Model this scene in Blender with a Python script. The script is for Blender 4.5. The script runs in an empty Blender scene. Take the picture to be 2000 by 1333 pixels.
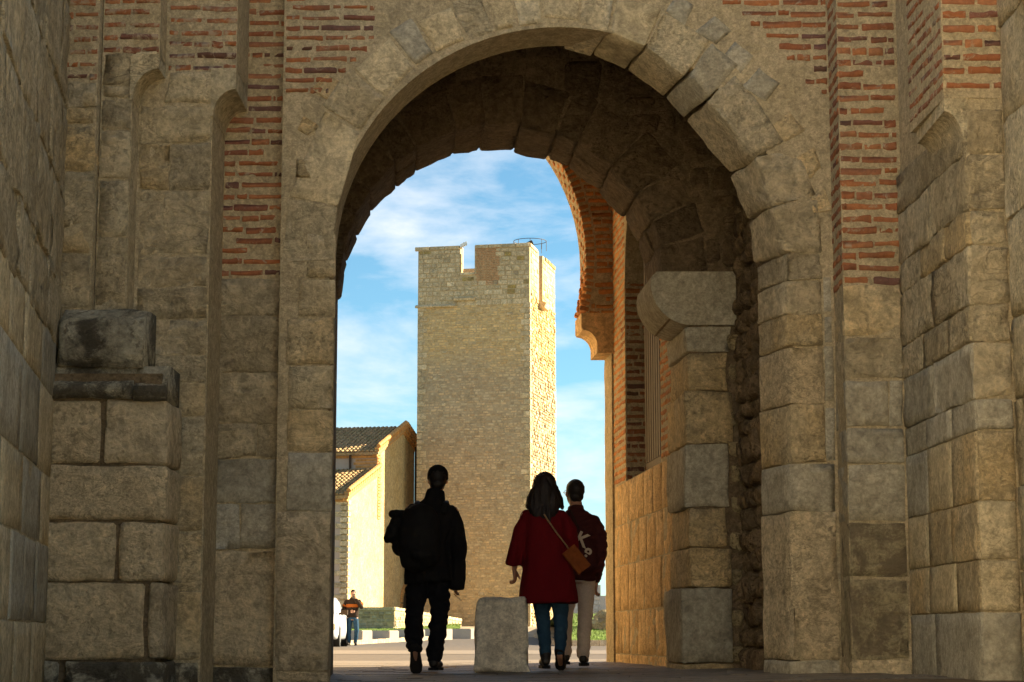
import bpy, bmesh, math, random
from mathutils import Vector, Matrix, noise
R = random.Random(7)
PI = math.pi
scene = bpy.context.scene
COL = scene.collection

# ------------------------------------------------------------------ camera
PITCH = math.atan(575/3889.0)
CAMH = 0.33
cam_d = bpy.data.cameras.new('camera'); cam = bpy.data.objects.new('camera', cam_d); COL.objects.link(cam)
cam.location = (0, 0, CAMH)
cam.rotation_euler = (PI/2 + PITCH, 0, 0)
cam_d.sensor_width = 36.0; cam_d.lens = 36.0*3889/2000
cam_d.clip_start = 0.05; cam_d.clip_end = 3000
scene.camera = cam

# ------------------------------------------------------------------ sky and sun
SUN_EL = math.radians(24.0)
SUN_AZ = math.radians(73.0)          # clockwise from +Y (the view direction): low on the right
w = bpy.data.worlds.new('World'); scene.world = w; w.use_nodes = True
nt = w.node_tree; nt.nodes.clear()
wo = nt.nodes.new('ShaderNodeOutputWorld'); bg = nt.nodes.new('ShaderNodeBackground')
sky = nt.nodes.new('ShaderNodeTexSky'); sky.sky_type = 'NISHITA'; sky.sun_disc = False
sky.sun_elevation = SUN_EL; sky.sun_rotation = SUN_AZ
sky.air_density = 0.8; sky.dust_density = 0.1; sky.ozone_density = 2.0
tc = nt.nodes.new('ShaderNodeTexCoord')
mp = nt.nodes.new('ShaderNodeMapping'); mp.inputs['Scale'].default_value = (1.0, 1.0, 3.2)
mp.inputs['Location'].default_value = (2.3, 2.1, 1.35)
mp.inputs['Rotation'].default_value = (0.0, math.radians(9), 0.0)
cn = nt.nodes.new('ShaderNodeTexNoise'); cn.inputs['Scale'].default_value = 7.0; cn.inputs['Detail'].default_value = 9
cn.inputs['Roughness'].default_value = 0.58; cn.inputs['Distortion'].default_value = 0.25
cr = nt.nodes.new('ShaderNodeValToRGB'); cr.color_ramp.elements[0].position = 0.46; cr.color_ramp.elements[1].position = 0.74
cr.color_ramp.elements[0].color = (0, 0, 0, 1); cr.color_ramp.elements[1].color = (0.9, 0.9, 0.9, 1)
mx = nt.nodes.new('ShaderNodeMixRGB'); mx.inputs['Color2'].default_value = (4.4, 4.4, 4.5, 1)
tint = nt.nodes.new('ShaderNodeMixRGB'); tint.blend_type = 'MULTIPLY'; tint.inputs['Fac'].default_value = 1.0
tint.inputs['Color2'].default_value = (0.50, 0.69, 0.665, 1)
L = nt.links.new
L(tc.outputs['Generated'], mp.inputs['Vector']); L(mp.outputs['Vector'], cn.inputs['Vector'])
L(cn.outputs['Fac'], cr.inputs['Fac']); L(cr.outputs['Color'], mx.inputs['Fac'])
L(sky.outputs['Color'], tint.inputs['Color1']); L(tint.outputs['Color'], mx.inputs['Color1'])
L(mx.outputs['Color'], bg.inputs['Color']); L(bg.outputs['Background'], wo.inputs['Surface'])
bg.inputs['Strength'].default_value = 0.05
sd = bpy.data.lights.new('sun', 'SUN'); sd.energy = 4.3; sd.angle = math.radians(0.5); sd.color = (1.0, 0.83, 0.58)
sun = bpy.data.objects.new('sun', sd); COL.objects.link(sun)
sdir = Vector((math.sin(SUN_AZ)*math.cos(SUN_EL), math.cos(SUN_AZ)*math.cos(SUN_EL), math.sin(SUN_EL)))
sun.rotation_euler = sdir.to_track_quat('Z', 'Y').to_euler()
sun.location = (20, 10, 20)
scene.view_settings.view_transform = 'Standard'; scene.view_settings.look = 'None'
scene.view_settings.exposure = 2.45; scene.view_settings.gamma = 1.0
scene.view_settings.use_curve_mapping = False
scene.render.engine = 'CYCLES'
scene.cycles.max_bounces = 8; scene.cycles.diffuse_bounces = 6
scene.cycles.use_denoising = True

# ------------------------------------------------------------------ pixel -> place
CT, ST = math.cos(PITCH), math.sin(PITCH)
def ratio(y):
    dy = (666.5-y)/3889.0
    return (ST+dy*CT)/(CT-dy*ST)
def den(y): return CT-((666.5-y)/3889.0)*ST
def PX(x, y, Y): return (x-1000)/3889.0*Y/den(y)
def PZ(y, Y): return CAMH+ratio(y)*Y

# ------------------------------------------------------------------ materials
def nmat(name):
    m = bpy.data.materials.new(name); m.use_nodes = True
    n = m.node_tree; n.nodes.clear()
    o = n.nodes.new('ShaderNodeOutputMaterial'); b = n.nodes.new('ShaderNodeBsdfPrincipled')
    n.links.new(b.outputs['BSDF'], o.inputs['Surface'])
    return m, n, b
def noise_node(n, scale, detail=6, rough=0.55, vec=None, dist=0.0):
    t = n.nodes.new('ShaderNodeTexNoise'); t.inputs['Scale'].default_value = scale
    t.inputs['Detail'].default_value = detail; t.inputs['Roughness'].default_value = rough
    t.inputs['Distortion'].default_value = dist
    if vec is not None: n.links.new(vec, t.inputs['Vector'])
    return t
def ramp(n, src, stops):
    r = n.nodes.new('ShaderNodeValToRGB'); e = r.color_ramp.elements
    e[0].position, e[0].color = stops[0][0], (*stops[0][1], 1) if len(stops[0][1]) == 3 else stops[0][1]
    e[1].position, e[1].color = stops[1][0], (*stops[1][1], 1)
    for p, c in stops[2:]:
        q = e.new(p); q.color = (*c, 1)
    n.links.new(src, r.inputs['Fac']); return r
def g(v): return (v, v, v)
def mixc(n, fac, a, b, mode='MIX'):
    x = n.nodes.new('ShaderNodeMixRGB'); x.blend_type = mode
    for i, s in ((0, fac), (1, a), (2, b)):
        if isinstance(s, (int, float)): x.inputs[i].default_value = s
        elif isinstance(s, tuple): x.inputs[i].default_value = (*s, 1)
        else: n.links.new(s, x.inputs[i])
    return x.outputs['Color']
def math_n(n, op, a, b=None):
    x = n.nodes.new('ShaderNodeMath'); x.operation = op
    for i, s in ((0, a), (1, b)):
        if s is None: continue
        if isinstance(s, (int, float)): x.inputs[i].default_value = s
        else: n.links.new(s, x.inputs[i])
    return x.outputs[0]
def stone_mat(name, ca, cb, stain=(0.07, 0.055, 0.04), stain_amt=0.35, pits=0.5, bump=0.6, bscale=1.0, rnd=0.26, patina=None, stretch=None):
    m, n, b = nmat(name)
    geo = n.nodes.new('ShaderNodeNewGeometry'); pos = geo.outputs['Position']
    if stretch:
        sm = n.nodes.new('ShaderNodeMapping'); sm.inputs['Scale'].default_value = stretch
        n.links.new(pos, sm.inputs['Vector']); pos = sm.outputs['Vector']
    oi = n.nodes.new('ShaderNodeObjectInfo')
    # shift the pattern per stone so the grain never runs across a joint
    off = n.nodes.new('ShaderNodeVectorMath'); off.operation = 'SCALE'
    comb = n.nodes.new('ShaderNodeCombineXYZ')
    n.links.new(oi.outputs['Random'], comb.inputs[0]); n.links.new(oi.outputs['Random'], comb.inputs[2])
    n.links.new(comb.outputs[0], off.inputs[0]); off.inputs['Scale'].default_value = 37.0
    add = n.nodes.new('ShaderNodeVectorMath'); add.operation = 'ADD'
    n.links.new(pos, add.inputs[0]); n.links.new(off.outputs[0], add.inputs[1])
    sv = n.nodes.new('ShaderNodeVectorMath'); sv.operation = 'SCALE'; n.links.new(add.outputs[0], sv.inputs[0])
    n.links.new(math_n(n, 'MULTIPLY_ADD', math_n(n, 'FRACT', math_n(n, 'MULTIPLY', oi.outputs['Random'], 7.31)), 0.9) if False else math_n(n, 'ADD', math_n(n, 'MULTIPLY', math_n(n, 'FRACT', math_n(n, 'MULTIPLY', oi.outputs['Random'], 7.31)), 0.85 if rnd else 0.0), 0.6 if rnd else 1.0), sv.inputs['Scale']); vp = sv.outputs[0]
    big = noise_node(n, 2.2*bscale, 5, 0.6, vp)
    mid = noise_node(n, 13*bscale, 10, 0.72, vp, 0.5)
    fine = noise_node(n, 42*bscale, 6, 0.75, vp, 0.3)
    col = mixc(n, ramp(n, big.outputs['Fac'], [(0.33, g(0)), (0.66, g(1))]).outputs['Color'], ca, cb)
    br = ramp(n, mid.outputs['Fac'], [(0.37, g(0.66)), (0.62, g(1.40))])
    col = mixc(n, 0.75, col, br.outputs['Color'], 'MULTIPLY')
    fr = ramp(n, fine.outputs['Fac'], [(0.38, g(0.62)), (0.60, g(1.35))])
    col = mixc(n, 0.5, col, fr.outputs['Color'], 'MULTIPLY')
    # per-stone value shift
    rv = ramp(n, oi.outputs['Random'], [(0.0, (1-rnd*.6, 1-rnd*.62, 1-rnd*.68)), (1.0, (1+rnd*0.5, 1+rnd*0.47, 1+rnd*0.40)), (0.35, (1.0, 0.965, 0.90))])
    col = mixc(n, 1.0, col, rv.outputs['Color'], 'MULTIPLY')
    if patina:
        pn = noise_node(n, 3.0, 9, 0.72, geo.outputs['Position'], 0.5)
        col = mixc(n, ramp(n, pn.outputs['Fac'], [(0.46, g(0)), (0.54, g(0.8))]).outputs['Color'], col, patina)
    sn = noise_node(n, 3.2, 10, 0.72, geo.outputs['Position'], 0.6)
    smask = ramp(n, sn.outputs['Fac'], [(0.53, g(0)), (0.72, g(stain_amt))])
    col = mixc(n, smask.outputs['Color'], col, stain)
    pn = n.nodes.new('ShaderNodeTexNoise'); pn.inputs['Scale'].default_value = 34*bscale; pn.inputs['Detail'].default_value = 3
    n.links.new(vp, pn.inputs['Vector'])
    clus = noise_node(n, 4*bscale, 3, 0.5, vp)
    pm = math_n(n, 'MULTIPLY', ramp(n, pn.outputs['Fac'], [(0.56, g(0)), (0.63, g(1))]).outputs['Color'],
                ramp(n, clus.outputs['Fac'], [(0.38, g(0)), (0.56, g(1))]).outputs['Color'])
    pmc = math_n(n, 'MULTIPLY', pm, pits)
    col = mixc(n, pmc, col, (ca[0]*.38, ca[1]*.35, ca[2]*.32))
    lay = n.nodes.new('ShaderNodeMapping'); lay.inputs['Scale'].default_value = (1.0, 1.0, 2.1); n.links.new(vp, lay.inputs['Vector'])
    ck = noise_node(n, 4.2*bscale, 7, 0.62, lay.outputs['Vector'], 1.1)
    ckl = ramp(n, math_n(n, 'ABSOLUTE', math_n(n, 'SUBTRACT', ck.outputs['Fac'], 0.5)), [(0.0, g(1)), (0.022, g(0))]).outputs['Color']
    ckm = ramp(n, noise_node(n, 1.7*bscale, 3, 0.5, vp).outputs['Fac'], [(0.46, g(0)), (0.60, g(1))]).outputs['Color']
    crk = math_n(n, 'MULTIPLY', ckl, ckm)
    col = mixc(n, math_n(n, 'MULTIPLY', crk, min(0.8, pits*1.2)), col, (ca[0]*.30, ca[1]*.27, ca[2]*.23))
    n.links.new(col, b.inputs['Base Color'])
    b.inputs['Roughness'].default_value = 0.93; b.inputs['Specular IOR Level'].default_value = 0.15
    h1 = math_n(n, 'MULTIPLY', mid.outputs['Fac'], 1.3)
    h2 = math_n(n, 'MULTIPLY', fine.outputs['Fac'], 0.6)
    h = math_n(n, 'ADD', h1, h2)
    h = math_n(n, 'ADD', h, math_n(n, 'MULTIPLY', ck.outputs['Fac'], 1.6))
    h = math_n(n, 'SUBTRACT', h, math_n(n, 'MULTIPLY', crk, 0.5*pits))
    h = math_n(n, 'SUBTRACT', h, math_n(n, 'MULTIPLY', pm, 0.35*pits))
    bp = n.nodes.new('ShaderNodeBump'); bp.inputs['Strength'].default_value = bump; bp.inputs['Distance'].default_value = 0.09/bscale
    n.links.new(h, bp.inputs['Height']); n.links.new(bp.outputs['Normal'], b.inputs['Normal'])
    return m
def plain_mat(name, c, rough=0.8, var=0.15, scale=12, bump=0.0, metal=0.0, spec=0.3, bd=0.01):
    m, n, b = nmat(name)
    geo = n.nodes.new('ShaderNodeNewGeometry')
    t = noise_node(n, scale, 6, 0.6, geo.outputs['Position'])
    r = ramp(n, t.outputs['Fac'], [(0.3, tuple(v*(1-var) for v in c)), (0.7, tuple(min(1, v*(1+var)) for v in c))])
    n.links.new(r.outputs['Color'], b.inputs['Base Color'])
    b.inputs['Roughness'].default_value = rough; b.inputs['Metallic'].default_value = metal
    b.inputs['Specular IOR Level'].default_value = spec
    if bump:
        bp = n.nodes.new('ShaderNodeBump'); bp.inputs['Strength'].default_value = bump; bp.inputs['Distance'].default_value = bd
        n.links.new(t.outputs['Fac'], bp.inputs['Height']); n.links.new(bp.outputs['Normal'], b.inputs['Normal'])
    return m
def brick_mat(name, smear=0.5, orange=False):
    m, n, b = nmat(name)
    geo = n.nodes.new('ShaderNodeNewGeometry'); pos = geo.outputs['Position']
    oi = n.nodes.new('ShaderNodeObjectInfo')
    rv = ramp(n, oi.outputs['Random'], [(0.0, (0.13, 0.065, 0.042)), (1.0, (0.43, 0.165, 0.065)), (0.08, (0.20, 0.10, 0.08)),
                                        (0.2, (0.29, 0.11, 0.055)), (0.5, (0.40, 0.15, 0.06)), (0.72, (0.34, 0.15, 0.08)), (0.88, (0.45, 0.20, 0.09))])
    if orange: rv = ramp(n, oi.outputs['Random'], [(0.0, (0.46, 0.19, 0.07)), (1.0, (0.66, 0.32, 0.11)), (0.4, (0.58, 0.23, 0.07)), (0.7, (0.62, 0.27, 0.09))])
    a = noise_node(n, 30, 8, 0.7, pos)
    col = mixc(n, 0.8, rv.outputs['Color'], ramp(n, a.outputs['Fac'], [(0.3, g(0.6)), (0.7, g(1.25))]).outputs['Color'], 'MULTIPLY')
    s = noise_node(n, 13, 8, 0.68, pos, 0.5)
    col = mixc(n, ramp(n, s.outputs['Fac'], [(0.62-0.14*smear, g(0)), (0.70-0.12*smear, g(0.85))]).outputs['Color'], col, (0.44, 0.35, 0.24))
    so_ = noise_node(n, 2.0, 8, 0.7, pos, 0.4)
    col = mixc(n, ramp(n, so_.outputs['Fac'], [(0.5, g(0)), (0.7, g(0.6))]).outputs['Color'], col, (0.09, 0.065, 0.05))
    n.links.new(col, b.inputs['Base Color']); b.inputs['Roughness'].default_value = 0.92; b.inputs['Specular IOR Level'].default_value = 0.15
    bp = n.nodes.new('ShaderNodeBump'); bp.inputs['Strength'].default_value = 0.6; bp.inputs['Distance'].default_value = 0.012
    n.links.new(a.outputs['Fac'], bp.inputs['Height']); n.links.new(bp.outputs['Normal'], b.inputs['Normal'])
    return m

M = {}
M['pale'] = stone_mat('limestone_pale', (0.603, 0.533, 0.373), (0.493, 0.412, 0.261), stain_amt=0.35)
M['warm'] = stone_mat('limestone_warm', (0.509, 0.428, 0.277), (0.589, 0.450, 0.242), stain_amt=0.4)
M['grey'] = stone_mat('limestone_grey', (0.412, 0.382, 0.300), (0.322, 0.294, 0.221), stain_amt=0.35, pits=0.25, bump=0.35, rnd=0.2)
M['rough'] = stone_mat('limestone_rough', (0.577, 0.504, 0.348), (0.453, 0.376, 0.242), stain_amt=0.35, pits=0.45, bump=0.7, bscale=0.8)
M['ashlar'] = stone_mat('limestone_dressed', (0.549, 0.472, 0.316), (0.487, 0.406, 0.254), stain_amt=0.35, pits=0.4, bump=0.35, rnd=0.18)
M['lichen'] = stone_mat('limestone_lichen', (0.467, 0.435, 0.332), (0.274, 0.248, 0.181), stain=(0.035, 0.028, 0.02), stain_amt=0.9, pits=0.8, bump=0.6, patina=(0.05, 0.04, 0.028))
M['stainy'] = stone_mat('limestone_stained', (0.625, 0.524, 0.348), (0.555, 0.454, 0.293), stain=(0.10, 0.08, 0.055), stain_amt=0.6, pits=0.5, bump=0.6, rnd=0.15)
M['burnt'] = stone_mat('limestone_sooty', (0.453, 0.394, 0.247), (0.347, 0.292, 0.182), stain=(0.075, 0.06, 0.042), stain_amt=0.6, pits=0.5, bump=0.6, patina=(0.20, 0.155, 0.10))
M['rubble'] = stone_mat('rubble_stone', (0.453, 0.379, 0.216), (0.333, 0.262, 0.148), stain_amt=0.55, pits=0.8, bump=0.7, rnd=0.35)
M['gold'] = stone_mat('golden_limestone', (0.640, 0.461, 0.252), (0.562, 0.381, 0.184), stain_amt=0.25, pits=0.45, bump=0.4, rnd=0.15)
M['mortar'] = stone_mat('lime_mortar', (0.493, 0.412, 0.270), (0.426, 0.353, 0.221), stain_amt=0.3, pits=0.3, bump=0.5, bscale=1.5, rnd=0.0)
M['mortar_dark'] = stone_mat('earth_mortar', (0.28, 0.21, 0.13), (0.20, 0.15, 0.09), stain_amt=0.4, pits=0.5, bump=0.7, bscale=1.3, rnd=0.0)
M['rubble_s'] = stone_mat('shade_toned_rubble_stone', (0.30, 0.22, 0.13), (0.21, 0.15, 0.085), stain_amt=0.55, pits=0.8, bump=0.7, rnd=0.35)  # rubble colour darkened to stand in for the passage shade
M['arch2'] = stone_mat('shade_toned_arch_stone', (0.235, 0.17, 0.10), (0.18, 0.13, 0.075), stain_amt=0.5, pits=0.6, bump=0.8)  # shade of the passage put into the inner arch's base colour
M['vault'] = stone_mat('shade_toned_vault_stone', (0.09, 0.064, 0.04), (0.065, 0.046, 0.028), stain_amt=0.3, pits=0.5, bump=0.8, rnd=0.12)  # near-black base colour paints the gloom of the vault
M['brick'] = brick_mat('old_red_brick', 0.35)
M['brick_o'] = brick_mat('orange_brick', 0.35, True)
M['brick_s'] = brick_mat('old_red_brick_smeared', 0.95)

# ------------------------------------------------------------------ object helpers
def tag(o, label=None, cat=None, group=None, kind=None):
    if label: o['label'] = label
    if cat: o['category'] = cat
    if group: o['group'] = group
    if kind: o['kind'] = kind
    return o
def thing(name, label, cat, loc=(0, 0, 0), rotz=0.0, group=None):
    o = bpy.data.objects.new(name, None); COL.objects.link(o); o.location = loc; o.rotation_euler = (0, 0, rotz)
    return tag(o, label, cat, group)
def obj(name, me, mat, parent=None, loc=(0, 0, 0), kind=None, smooth=False):
    """loc is in world space when the parent carries no rotation"""
    o = bpy.data.objects.new(name, me); COL.objects.link(o)
    if mat is not None and len(me.materials) == 0: me.materials.append(mat)
    if parent is not None:
        o.parent = parent; o.location = Vector(loc)-root_loc(parent)
    else: o.location = loc
    if kind: o['kind'] = kind
    if smooth:
        for p in me.polygons: p.use_smooth = True
    return o
def root_loc(p):
    v = Vector((0, 0, 0))
    while p is not None:
        v = v+p.location; p = p.parent
    return v
def pydata(name, vs, fs):
    me = bpy.data.meshes.new(name); me.from_pydata([tuple(v) for v in vs], [], fs); me.update(); return me
def lines(n, e):
    e = min(0.4, e)
    return [0.0, e]+[e+(1-2*e)*i/n for i in range(1, n)]+[1-e, 1.0]
def hexblock(name, c8, n=(4, 1, 3), cham=0.012, amp=0.006, freq=7.0, seed=0.0, back=False, wob=0.0):
    """A dressed or rough block. c8[(s,t,w)]: s along the face, t into the wall, w up. Edges arrised, faces uneven."""
    c = [Vector(v) for v in c8]
    def tri(s, t, w):
        a = c[0].lerp(c[1], s); b = c[2].lerp(c[3], s); lo = a.lerp(b, t)
        a2 = c[4].lerp(c[5], s); b2 = c[6].lerp(c[7], s); hi = a2.lerp(b2, t)
        return lo.lerp(hi, w)
    Ls = max((c[1]-c[0]).length, 1e-3); Lt = max((c[2]-c[0]).length, 1e-3); Lw = max((c[4]-c[0]).length, 1e-3)
    S, T, W = lines(n[0], cham/Ls), ([0.0, min(.45, cham/Lt), 1.0] if n[1] == 1 else lines(n[1], cham/Lt)), lines(n[2], cham/Lw)
    ctr = sum(c, Vector())/8
    vid = {}; vs = []
    so = Vector((seed*13.7, seed*5.1, seed*9.3))
    def V(i, j, k):
        key = (i, j, k)
        if key in vid: return vid[key]
        s, t, w_ = S[i], T[j], W[k]
        ex = [i in (0, len(S)-1), j == 0, k in (0, len(W)-1)]
        if sum(ex) >= 2:
            f = 0.55
            if ex[0]: s = s+(S[1]*f if i == 0 else -S[1]*f)
            if ex[1]: t = t+T[1]*f
            if ex[2]: w_ = w_+(W[1]*f if k == 0 else -W[1]*f)
        p = tri(s, t, w_)
        q = (p+so)*freq
        d = noise.noise_vector(q)*amp+noise.noise_vector(q*2.7)*amp*0.5
        if wob and sum(ex) >= 1 and (ex[0] or ex[2]):
            d += noise.noise_vector((p+so)*4.0)*wob
        p = p+d
        vid[key] = len(vs); vs.append(p-ctr); return vid[key]
    fs = []
    a, b_, c_ = len(S)-1, len(T)-1, len(W)-1
    for i in range(a):
        for k in range(c_):
            fs.append((V(i, 0, k), V(i+1, 0, k), V(i+1, 0, k+1), V(i, 0, k+1)))
            if back: fs.append((V(i, b_, k), V(i, b_, k+1), V(i+1, b_, k+1), V(i+1, b_, k)))
    for j in range(b_):
        for k in range(c_):
            fs.append((V(0, j, k), V(0, j, k+1), V(0, j+1, k+1), V(0, j+1, k)))
            fs.append((V(a, j, k), V(a, j+1, k), V(a, j+1, k+1), V(a, j, k+1)))
    for i in range(a):
        for j in range(b_):
            fs.append((V(i, j, 0), V(i, j+1, 0), V(i+1, j+1, 0), V(i+1, j, 0)))
            fs.append((V(i, j, c_), V(i+1, j, c_), V(i+1, j+1, c_), V(i, j+1, c_)))
    me = pydata(name, vs, fs)
    for p in me.polygons: p.use_smooth = True
    return me, ctr
class Frame:
    """u along the wall, v up, d outward"""
    def __init__(s, O, U, N, V=(0, 0, 1)):
        s.O, s.U, s.N, s.V = Vector(O), Vector(U).normalized(), Vector(N).normalized(), Vector(V)
    def p(s, u, v, d=0.0): return s.O+s.U*u+s.V*v+s.N*d
def front(Y): return Frame((0, Y, 0), (1, 0, 0), (0, -1, 0))
def along(x0, y0, x1, y1, sgn=1):
    """a wall seen from the side its normal points to; u runs from point 0 to point 1"""
    U = Vector((x1-x0, y1-y0, 0)).normalized(); N = Vector((U.y, -U.x, 0))*sgn
    return Frame((x0, y0, 0), U, N)
SEED = [1]
def stone(parent, fr, q, mat, name='stone', depth=0.12, proud=0.005, n=(5, 1, 4), cham=0.007, amp=0.006, wob=0.008, gap=0.005, freq=7.0):
    """q = four corners (u,v): bottom-left, bottom-right, top-right, top-left"""
    SEED[0] += 1
    cu = sum(a[0] for a in q)/4; cv = sum(a[1] for a in q)/4
    def sh(a):
        du, dv = cu-a[0], cv-a[1]; l = max(1e-4, math.hypot(du, dv)); k = gap*1.3/l
        return (a[0]+du*k, a[1]+dv*k)
    q = [sh(a) for a in q]
    pr = proud+R.uniform(-0.003, 0.003)
    c8 = [fr.p(*q[0], pr), fr.p(*q[1], pr), fr.p(*q[0], -depth), fr.p(*q[1], -depth),
          fr.p(*q[3], pr), fr.p(*q[2], pr), fr.p(*q[3], -depth), fr.p(*q[2], -depth)]
    me, ctr = hexblock(name, c8, n, cham, amp, freq, SEED[0], wob=wob)
    return obj(name, me, mat, parent, ctr)
def pick(ms):
    if isinstance(ms, str): return M[ms]
    return M[R.choice(ms)]
def courses(parent, fr, uL, uR, vs, mats, splits=None, name='stone', **kw):
    """stones in courses between heights vs (top to bottom); splits: {row: [fractions]}"""
    for i in range(len(vs)-1):
        v1, v0 = vs[i], vs[i+1]
        ft = [0.0]+list((splits or {}).get(i, []))+[1.0]
        for a, b in zip(ft[:-1], ft[1:]):
            j = lambda: R.uniform(-0.006, 0.006)
            q = [(uL+(uR-uL)*a, v0+j()), (uL+(uR-uL)*b, v0+j()), (uL+(uR-uL)*b, v1+j()), (uL+(uR-uL)*a, v1+j())]
            W_, H_ = abs(q[1][0]-q[0][0]), abs(v1-v0)
            nn = (max(2, min(8, int(W_/0.07))), 1, max(2, min(8, int(H_/0.07))))
            stone(parent, fr, q, pick(mats[i] if isinstance(mats, list) and len(mats) == len(vs)-1 and not isinstance(mats[0], str) or isinstance(mats, dict) else mats), name, n=nn, **kw)
def brick_variants():
    out = []
    for k in range(14):
        c8 = [Vector((x*0.24, y*0.10, z*0.045)) for z in (0, 1) for y in (0, 1) for x in (0, 1)]
        me, ctr = hexblock('brick', c8, (4, 1, 1), 0.008, 0.0060, 16.0, 100+k, wob=0.0075)
        for v in me.vertices: v.co = Vector((v.co.x/0.24, v.co.y/0.10, v.co.z/0.045))
        out.append(me)
    return out
BV = brick_variants()
BVS = [m.copy() for m in BV]; BVO = [m.copy() for m in BV]
for m_ in BVO: m_.materials.append(M['brick_o'])
for m_ in BV: m_.materials.append(M['brick'])
for m_ in BVS: m_.materials.append(M['brick_s'])
def brick(parent, centre, U, N, V, l, dep, h, smear=False, name='brick'):
    o = bpy.data.objects.new(name, R.choice(BVO if smear == 2 else BVS if smear else BV)); COL.objects.link(o)
    o.parent = parent
    c = Vector(centre)-root_loc(parent)
    mt = Matrix(((U.x*l, -N.x*dep, V.x*h, c.x), (U.y*l, -N.y*dep, V.y*h, c.y), (U.z*l, -N.z*dep, V.z*h, c.z), (0, 0, 0, 1)))
    o.matrix_basis = mt
    return o
def brick_wall(parent, fr, v0, v1, span, pitch=0.078, h=0.042, smear=False, skip=0.04, proud=0.004, L0=(0.20, 0.30), half=0.25, dep=0.1, start=None):
    """rows of bricks; span(v) gives the (u0,u1) the row may fill"""
    v = v0; row = 0
    while v < v1:
        sp = span(v)
        if sp:
            a, b = sp; u = a-R.uniform(0.0, 0.2)
            while u < b-0.02:
                l = R.uniform(*L0) if R.random() > half else R.uniform(0.07, 0.13)
                s0, s1 = max(a, u), min(b, u+l)
                if s1-s0 > 0.03 and R.random() > skip:
                    dv = R.uniform(-0.006, 0.006)
                    tilt = R.uniform(-0.022, 0.022)
                    Uv = (fr.U+fr.V*tilt).normalized(); Vv = (fr.V-fr.U*tilt).normalized()
                    hh = h*(0.92 if smear == 1 else 1.08)*R.uniform(0.76, 1.12)
                    c = fr.p((s0+s1)/2, v+dv, proud-dep/2+R.uniform(-0.003, 0.003))
                    brick(parent, c, Uv, fr.N, Vv, s1-s0, dep, hh, smear)
                u += l+R.uniform(0.008, 0.02)
        v += pitch*R.uniform(0.97, 1.03); row += 1
def box_mesh(name, x0, x1, y0, y1, z0, z1):
    vs = [(x, y, z) for z in (z0, z1) for y in (y0, y1) for x in (x0, x1)]
    return pydata(name, vs, [(0, 2, 3, 1), (4, 5, 7, 6), (0, 1, 5, 4), (2, 6, 7, 3), (0, 4, 6, 2), (1, 3, 7, 5)])
def prism(name, poly, a, b):
    """poly: list of Vectors (one end), b-a = extrusion vector"""
    n = len(poly); ext = Vector(b)-Vector(a)
    vs = [Vector(p) for p in poly]+[Vector(p)+ext for p in poly]
    fs = [tuple(range(n-1, -1, -1)), tuple(range(n, 2*n))]+[(i, (i+1) % n, n+(i+1) % n, n+i) for i in range(n)]
    me = pydata(name, vs, fs)
    bm = bmesh.new(); bm.from_mesh(me); bmesh.ops.recalc_face_normals(bm, faces=bm.faces); bm.to_mesh(me); bm.free()
    return me
class MB:
    """collects simple shapes into one mesh"""
    def __init__(s): s.v = []; s.f = []; s.c = []
    def quadbox(s, c8, col=None):
        b = len(s.v); s.v += [tuple(x) for x in c8]
        for f in ((0, 1, 5, 4), (2, 6, 7, 3), (0, 4, 6, 2), (1, 3, 7, 5), (4, 5, 7, 6), (0, 2, 3, 1)):
            s.f.append(tuple(b+i for i in f)); s.c.append(col)
    def box(s, x0, x1, y0, y1, z0, z1):
        s.quadbox([(x, y, z) for z in (z0, z1) for y in (y0, y1) for x in (x0, x1)])
    def face(s, pts, col=None):
        b = len(s.v); s.v += [tuple(p) for p in pts]; s.f.append(tuple(range(b, b+len(pts)))); s.c.append(col)
    def tube(s, p0, p1, r, n=8):
        p0, p1 = Vector(p0), Vector(p1); d = (p1-p0).normalized(); a = d.orthogonal().normalized(); c = d.cross(a)
        b = len(s.v)
        for P in (p0, p1):
            for i in range(n):
                t = 2*PI*i/n; s.v.append(tuple(P+a*math.cos(t)*r+c*math.sin(t)*r))
        for i in range(n): s.f.append((b+i, b+(i+1) % n, b+n+(i+1) % n, b+n+i)); s.c.append(None)
        s.f.append(tuple(b+i for i in range(n-1, -1, -1))); s.f.append(tuple(b+n+i for i in range(n))); s.c += [None, None]
    def mesh(s, name, color=False):
        me = pydata(name, s.v, s.f)
        if color:
            at = me.color_attributes.new('tint', 'FLOAT_COLOR', 'CORNER')
            k = 0
            for pi, p in enumerate(me.polygons):
                c = s.c[pi] or (1, 1, 1)
                for _ in p.loop_indices: at.data[k].color = (*c, 1); k += 1
        return me
# ------------------------------------------------------------------ ground
def sstep(a, b, x):
    t = max(0.0, min(1.0, (x-a)/(b-a))); return t*t*(3-2*t)
def gz(x, y):
    near = 0.022*max(0.0, min(3.4, x+1.24))*(1-sstep(20, 32, y))
    far = 0.28*sstep(58, 88, y)+0.50*sstep(84, 96, y)
    return near+far
def sheet(name, x0, x1, y0, y1, nx, ny, dz, mat, kind='structure', fx=None, yl=None):
    ys = yl or [y0+(y1-y0)*j/ny for j in range(ny+1)]
    vs = []; fs = []
    for y in ys:
        for i in range(nx+1):
            x = x0+(x1-x0)*i/nx
            if fx: x = fx(x, y)
            vs.append((x, y, gz(x, y)+dz))
    for j in range(len(ys)-1):
        for i in range(nx):
            a = j*(nx+1)+i; fs.append((a, a+1, a+nx+2, a+nx+1))
    o = obj(name, pydata(name, vs, fs), mat, smooth=True); o['kind'] = kind; return o
M['asphalt'] = plain_mat('asphalt', (0.10, 0.083, 0.068), 0.85, 0.25, 5, 0.2)
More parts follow.
